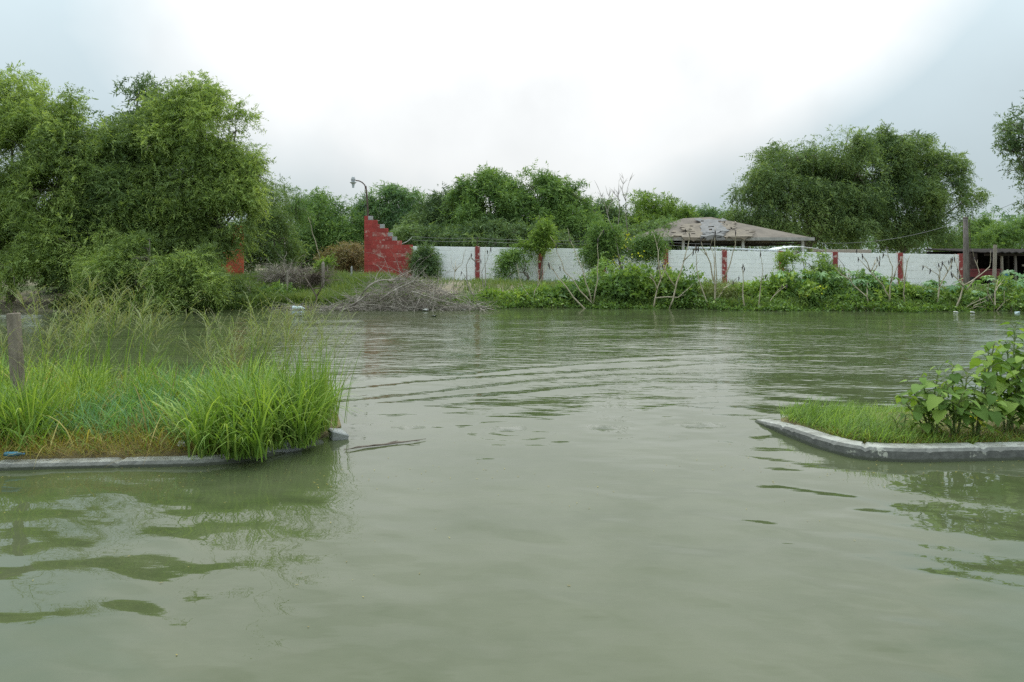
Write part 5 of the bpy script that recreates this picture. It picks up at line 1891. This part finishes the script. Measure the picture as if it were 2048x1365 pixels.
# old post in the left grass
t = at(22, 627, 7.0)
po = empty('old_post', (t.x + 0.05, 7.0, 0.05), 'stubby grey brown post standing in the grass at the left edge', 'post')
mb = MB()
a = 0.050
zz = t.z - 0.05
mb.add([(-a + 0.06, -a, -0.2), (a + 0.06, -a, -0.2), (a + 0.06, a, -0.2), (-a + 0.06, a, -0.2), (-a - 0.02, -a, zz), (a - 0.03, -a + .005, zz + 0.01), (a - 0.03, a, zz + 0.005), (-a - 0.02, a, zz - 0.01)],
       [(0, 3, 2, 1), (4, 5, 6, 7), (0, 1, 5, 4), (1, 2, 6, 5), (2, 3, 7, 6), (3, 0, 4, 7)])
mb.build('shaft', M['post_grey'], po, bevel=0.01)
mb = MB()
mb.lathe((-0.02, 0, zz + 0.003), [(0.008, 0), (0.009, 0.012), (0.004, 0.014)], 8)
mb.build('nail', M['rust'], po)

# broken kerb block and litter on the left verge
p = on_z(674, 866, 0.05)
mb = MB((p.x, p.y, 0.05))
mb.box((p.x, p.y, 0.015), (0.15, 0.2, 0.12), 0.5, jit=0.03)
tag(mb.build('kerb_block', M['kerb_top'], bevel=0.012), 'broken pale kerb block at the right tip of the left verge', 'concrete block', 'broken kerb blocks by the left verge')
p = on_z(560, 905, 0.0)
mb = MB((p.x, p.y, 0.0))
mb.box((p.x, p.y + 0.05, 0.02), (0.34, 0.15, 0.12), 0.75, jit=0.015)
tag(mb.build('kerb_block', M['kerb_top'], bevel=0.012), 'dark half sunk kerb block under the arching tussock', 'concrete block', 'broken kerb blocks by the left verge')


def crumple(name, p, s, m, label, cat, seed, group=None):
    q = random.Random(seed)
    bm = bmesh.new()
    bmesh.ops.create_icosphere(bm, subdivisions=2, radius=0.5)
    for v in bm.verts:
        v.co = Vector((v.co.x * s[0], v.co.y * s[1], v.co.z * s[2])) * q.uniform(0.68, 1.15)
    me = bpy.data.meshes.new(name)
    bm.to_mesh(me)
    bm.free()
    o = link_mesh(name, me, m, None, p)
    o.rotation_euler = (q.uniform(-.2, .2), q.uniform(-.2, .2), q.uniform(0, 3))
    return tag(o, label, cat, group)


def bottle(p, L, r_, rz, m, cap_m, label, tilt=0.06):
    root = empty('bottle', p, label, 'bottle', None, rz)
    mb = MB()
    prof = [(0, r_ * .8), (.04, r_), (.3, r_), (.36, r_ * .92), (.42, r_), (.62, r_), (.8, r_ * .6), (.88, r_ * .34), (.93, r_ * .34)]
    vs, fs = [], []
    S = 10
    for t, rad in prof:
        for k in range(S):
            a = 2 * math.pi * k / S
            vs.append((t * L - L / 2, rad * math.cos(a), rad * math.sin(a)))
    for i in range(len(prof) - 1):
        for k in range(S):
            fs.append((i * S + k, i * S + (k + 1) % S, (i + 1) * S + (k + 1) % S, (i + 1) * S + k))
    fs += [tuple(range(S))[::-1], tuple(range(len(fs) and (len(prof) - 1) * S, len(prof) * S))]
    mb.add(vs, fs)
    b = mb.build('body', m, root, smooth=True)
    b.rotation_euler = (0, tilt, 0)
    mb = MB()
    mb.tube([(0.925 * L - L / 2, 0, -tilt * 0.4 * L), (L / 2, 0, -tilt * 0.5 * L)], r_ * 0.42, 8)
    mb.build('cap', cap_m, root)
    return root


p = on_z(12, 914, 0.12)
bottle((p.x, p.y + 0.10, 0.115), 0.15, 0.02, 0.3, M['bottle_blue'], M['blue_plastic'], 'dark blue plastic bottle lying on the left kerb at the frame edge')
p = on_z(362, 889, 0.11)
crumple('litter', (p.x, p.y, 0.115), (0.15, 0.09, 0.045), M['litter_white'], 'crumpled white litter in the dry grass by the left kerb', 'litter', 1)
p = on_z(598, 618, 0.03)
bottle((p.x, p.y, 0.04), 0.48, 0.085, 0.15, M['litter_blue'], M['litter_white'], 'large pale blue bottle floating left of the brush pile')
LT = 'litter along the far waterline'
for i, (px, py, s, mt, lab) in enumerate([
    (851, 621, (0.40, 0.25, 0.22), 'litter_white', 'white foam chunk against the foot of the brush pile'),
    (868, 632, (0.30, 0.16, 0.05), 'litter_white', 'flat white piece floating in front of the brush pile'),
    (890, 618, (0.50, 0.22, 0.18), 'mortar', 'greyish sack end at the right of the brush pile'),
    (926, 620, (0.24, 0.14, 0.07), 'litter_white', 'small white scrap at the right end of the brush pile'),
    (1628, 618, (0.36, 0.16, 0.10), 'litter_blue', 'pale blue bag at the waterline below the shrubs'),
    (1525, 614, (0.12, 0.10, 0.12), 'litter_white', 'tiny white scrap among the stems right of the dry shrub'),
    (1965, 618, (0.40, 0.2, 0.10), 'litter_white', 'white bag under the tangle of bare stems'),
    (1945, 626, (0.16, 0.12, 0.16), 'litter_white', 'white lump standing in the water at the pole tangle'),
    (1912, 625, (0.18, 0.12, 0.12), 'litter_white', 'white scrap at the left foot of the pole tangle'),
    (2015, 620, (0.22, 0.16, 0.16), 'litter_white', 'white lump between the tangle and the right edge'),
    (2042, 618, (0.34, 0.2, 0.12), 'litter_white', 'flat white sheet at the right edge of the far bank'),
    (2035, 625, (0.20, 0.14, 0.06), 'litter_blue', 'pale blue scrap floating at the right edge'),
]):
    p = on_z(px, py + 1, 0.0)
    p.z = 0.012 + s[2] * 0.12
    crumple('litter', p, (s[0] * 0.9, s[1], s[2] * 0.36), M[mt], lab, 'litter', 20 + i, LT)
# floating dead stick
pts = [on_z(x, y, 0.012) for x, y in ((688, 900), (730, 893), (770, 889), (810, 884), (852, 878))]
mb = MB(pts[0])
mb.tube(pts, [0.003, 0.007, 0.008, 0.006, 0.002], 6)
for i, (dx, dy) in ((1, (-.12, -.1)), (2, (-.2, -.12)), (2, (.1, .12)), (3, (.14, .02)), (3, (-.16, -.08))):
    p = pts[i]
    mb.tube([p, p + Vector((dx * .5, dy * .4, 0.008)), p + Vector((dx, dy, 0.004))], [0.006, 0.004, 0.002], 5)
tag(mb.build('floating_stick', M['dark_twig']), 'thin brown stick floating in the water right of the left verge', 'stick')

# ------------------------------------------------------------------ right verge: low grass and broad leaved plants
x, y, r = sample_poly(17000, RIGHT_POLY, 230, (2.8, 6.0))
n = len(x)
tall = 0.10 + 0.10 * np.exp(-((x - 3.25) / 0.45) ** 2)
grow('low_grass', 'fine low green grass inside the right kerb', np.stack([x, y, np.full(n, 0.09)], 1), r.uniform(0.6, 1.5, n) * tall, r.uniform(0.004, 0.007, n), r.uniform(0.2, 1.2, n), r.uniform(0.2, 1.3, n), M['grass'], 231, 3,
     np.clip(0.40 + 0.25 * r.normal(size=n) + 0.12 * np.sin(x * 5) * np.sin(y * 6), 0, 1), head=r.normal(-0.3, 1.2, n))
x, y, r = sample_poly(9000, RIGHT_POLY, 232, (2.85, 6.0))
k = y < 6.75
x, y = x[k], y[k]
n = len(x)
grow('dry_grass', 'brownish matted grass along the right kerb', np.stack([x, y, np.full(n, 0.10)], 1), r.uniform(0.08, 0.2, n), r.uniform(0.003, 0.006, n), r.uniform(0.8, 1.5, n), r.uniform(0, .7, n), M['grass_dry'], 233, 3)


x, y, r = sample_poly(6500, RIGHT_POLY, 234, (6.0, 13.0))
n = len(x)
grow('low_grass', 'coarser green grass further along the right verge', np.stack([x, y, np.full(n, 0.09)], 1), r.uniform(0.12, 0.32, n), r.uniform(0.008, 0.016, n), r.uniform(0.2, 1.2, n), r.uniform(0.2, 1.3, n), M['grass'], 235, 2)


def broad_leaf(seed):
    """heart shaped toothed leaf, base at the origin, tip along +Y, folded and drooping"""
    q = random.Random(seed)
    prof = [(0.0, 0.05), (-0.04, 0.26), (0.10, 0.42), (0.28, 0.43), (0.45, 0.34), (0.55, 0.33), (0.72, 0.20), (0.86, 0.12), (1.0, 0.0)]
    vs, fs = [], []
    for i, (yv, w) in enumerate(prof):
        w2 = w * q.uniform(0.9, 1.1)
        dz = -0.30 * max(0, yv) ** 2
        ym = max(0.0, yv) if i != 1 else 0.06
        vs += [(-w2, yv, dz + 0.16 * w2 - 0.25 * w2 * w2 + q.uniform(-.015, .015)), (0, ym, dz - 0.02), (w2, yv, dz + 0.16 * w2 - 0.25 * w2 * w2 + q.uniform(-.015, .015))]
    for i in range(len(prof) - 1):
        a = i * 3
        fs += [(a, a + 1, a + 4, a + 3), (a + 1, a + 2, a + 5, a + 4)]
    me = bpy.data.meshes.new('leaf')
    me.from_pydata(vs, [], fs)
    me.polygons.foreach_set('use_smooth', [True] * len(fs))
    me.materials.append(M['big_leaf'])
    me.update()
    return me


BL = [broad_leaf(s_) for s_ in (1, 2, 3, 4)]
YL = broad_leaf(9)
YL.materials.clear()
YL.materials.append(M['yellow_leaf'])


def weed(px, pyb, Y, stems_, lab, seed, yellow=0, nleaf=9, size=0.12):
    b = at(px, pyb, Y)
    b.z = 0.09
    root = empty('broad_leaved_weed', b, lab, 'plant', 'broad leaved weeds on the right verge')
    q = random.Random(seed)
    mb = MB(b)
    ny = 0
    for (tx, ty, tY) in stems_:
        tp = at(tx, ty, tY)
        s0 = b + Vector((q.uniform(-.03, .03), q.uniform(-.03, .03), -0.05))
        m1 = s0.lerp(tp, 0.5) + Vector((q.uniform(-.04, .04), q.uniform(-.04, .04), 0.05))
        ln = (tp - s0).length
        N_ = 10
        pts = []
        for i in range(N_ + 1):
            t_ = i / N_
            pts.append(s0 * (1 - t_) ** 2 + m1 * 2 * t_ * (1 - t_) + tp * t_ * t_)
        mb.tube(pts, [0.011 * (1 - 0.65 * i / N_) + 0.001 for i in range(N_ + 1)], 7)
        cnt = max(5, int(1.7 * nleaf * ln / 0.8))
        for k in range(cnt):
            t_ = 0.22 + 0.80 * (k + q.random() * 0.6) / cnt
            i = min(N_ - 1, int(t_ * N_))
            p = pts[i].lerp(pts[i + 1], min(1, t_ * N_ - i))
            a = k * 2.4 + q.uniform(-.5, .5)
            top_ = t_ > 0.85
            pl = q.uniform(0.05, 0.12) * (0.5 if top_ else 1)
            e = p + Vector((math.cos(a) * pl, math.sin(a) * pl, q.uniform(0.02, 0.06)))
            mb.tube([p, p.lerp(e, .5) + Vector((0, 0, 0.01)), e], [0.004, 0.003, 0.0025], 5, cap=False)
            me = BL[q.randint(0, 3)]
            lab2 = None
            if ny < yellow * 3 and t_ < 0.5 and q.random() < 0.4:
                me = YL
                ny += 1
                lab2 = 'yellow leaf'
            o = bpy.data.objects.new('leaf', me)
            COL.objects.link(o)
            o.parent = root
            o.location = e - b
            sc = size * 0.88 * q.uniform(0.5, 1.35) * (0.62 if top_ else 1.0) * (0.75 if t_ < 0.35 else 1)
            o.scale = (sc, sc, sc)
            o.rotation_euler = (q.uniform(-0.85, 0.1), q.uniform(-0.4, 0.4), a - math.pi / 2)
            if lab2:
                o['label'] = lab2
    mb.build('stem', M['green_stem'], root, smooth=True)


weed(1868, 872, 6.55, [(1842, 752, 6.5), (1822, 772, 6.6), (1880, 735, 6.5), (1808, 800, 6.45), (1900, 765, 6.4)], 'left most broad leaved weed leaning out over the low grass', 1, 1, 13, 0.135)
weed(1908, 872, 6.5, [(1905, 730, 6.6), (1935, 745, 6.5), (1880, 790, 6.3), (1925, 790, 6.3)], 'second broad leaved weed with a dense dark centre', 2, 0, 13, 0.135)
weed(1955, 876, 6.45, [(1978, 700, 6.6), (1950, 775, 6.4), (1988, 690, 6.5), (1995, 790, 6.3)], 'broad leaved weed with a bare slanting stem showing', 3, 1, 14, 0.14)
weed(2015, 872, 6.6, [(2030, 655, 6.8), (2015, 690, 6.9), (1990, 730, 6.9), (2045, 720, 6.6), (2040, 800, 6.4)], 'tallest broad leaved weed at the right edge', 4, 1, 16, 0.14)
weed(2075, 876, 6.6, [(2070, 660, 6.7), (2100, 680, 6.7), (2048, 730, 6.5), (2062, 790, 6.4)], 'broad leaved weed cut by the right edge', 5, 0, 14, 0.14)
weed(1800, 868, 6.7, [(1812, 832, 6.7), (1788, 838, 6.7)], 'small leafy seedling in the low grass', 6, 1, 12, 0.085)
weed(1738, 868, 6.8, [(1735, 838, 6.8), (1752, 842, 6.8), (1722, 848, 6.8)], 'tiny leafy sprig in the middle of the low grass', 7, 0, 12, 0.075)


# ------------------------------------------------------------------ specks drifting on the water
r = np.random.default_rng(500)
n = 420
cx = np.concatenate([r.normal(-2.4, 1.2, 150), r.normal(3.4, 0.9, 110), r.uniform(-5, 5, 160)])
cy_ = np.concatenate([r.normal(5.7, 0.25, 150), r.normal(5.85, 0.2, 110), r.uniform(3.0, 9.0, 160)])
P = np.stack([cx, cy_, water_h(cx, cy_) + 0.004], 1)
P = P[~in_poly(cx, cy_, LEFT_POLY) & ~in_poly(cx, cy_, RIGHT_POLY)]
n = len(P)
a = r.uniform(0, 6.28, n)
D = np.stack([np.cos(a), np.sin(a), np.zeros(n)], 1)
W = np.stack([-np.sin(a), np.cos(a), np.zeros(n)], 1)
V = leaves(P, D, W, r.uniform(0.006, 0.03, n), r.uniform(0.003, 0.009, n))
o = link_mesh('floating_specks', quad_mesh('floating_specks', V, n, np.repeat(r.random(n), 4)), M['straw'])
tag(o, 'tiny bits of straw and leaf drifting on the flood water near the kerbs', kind='stuff')
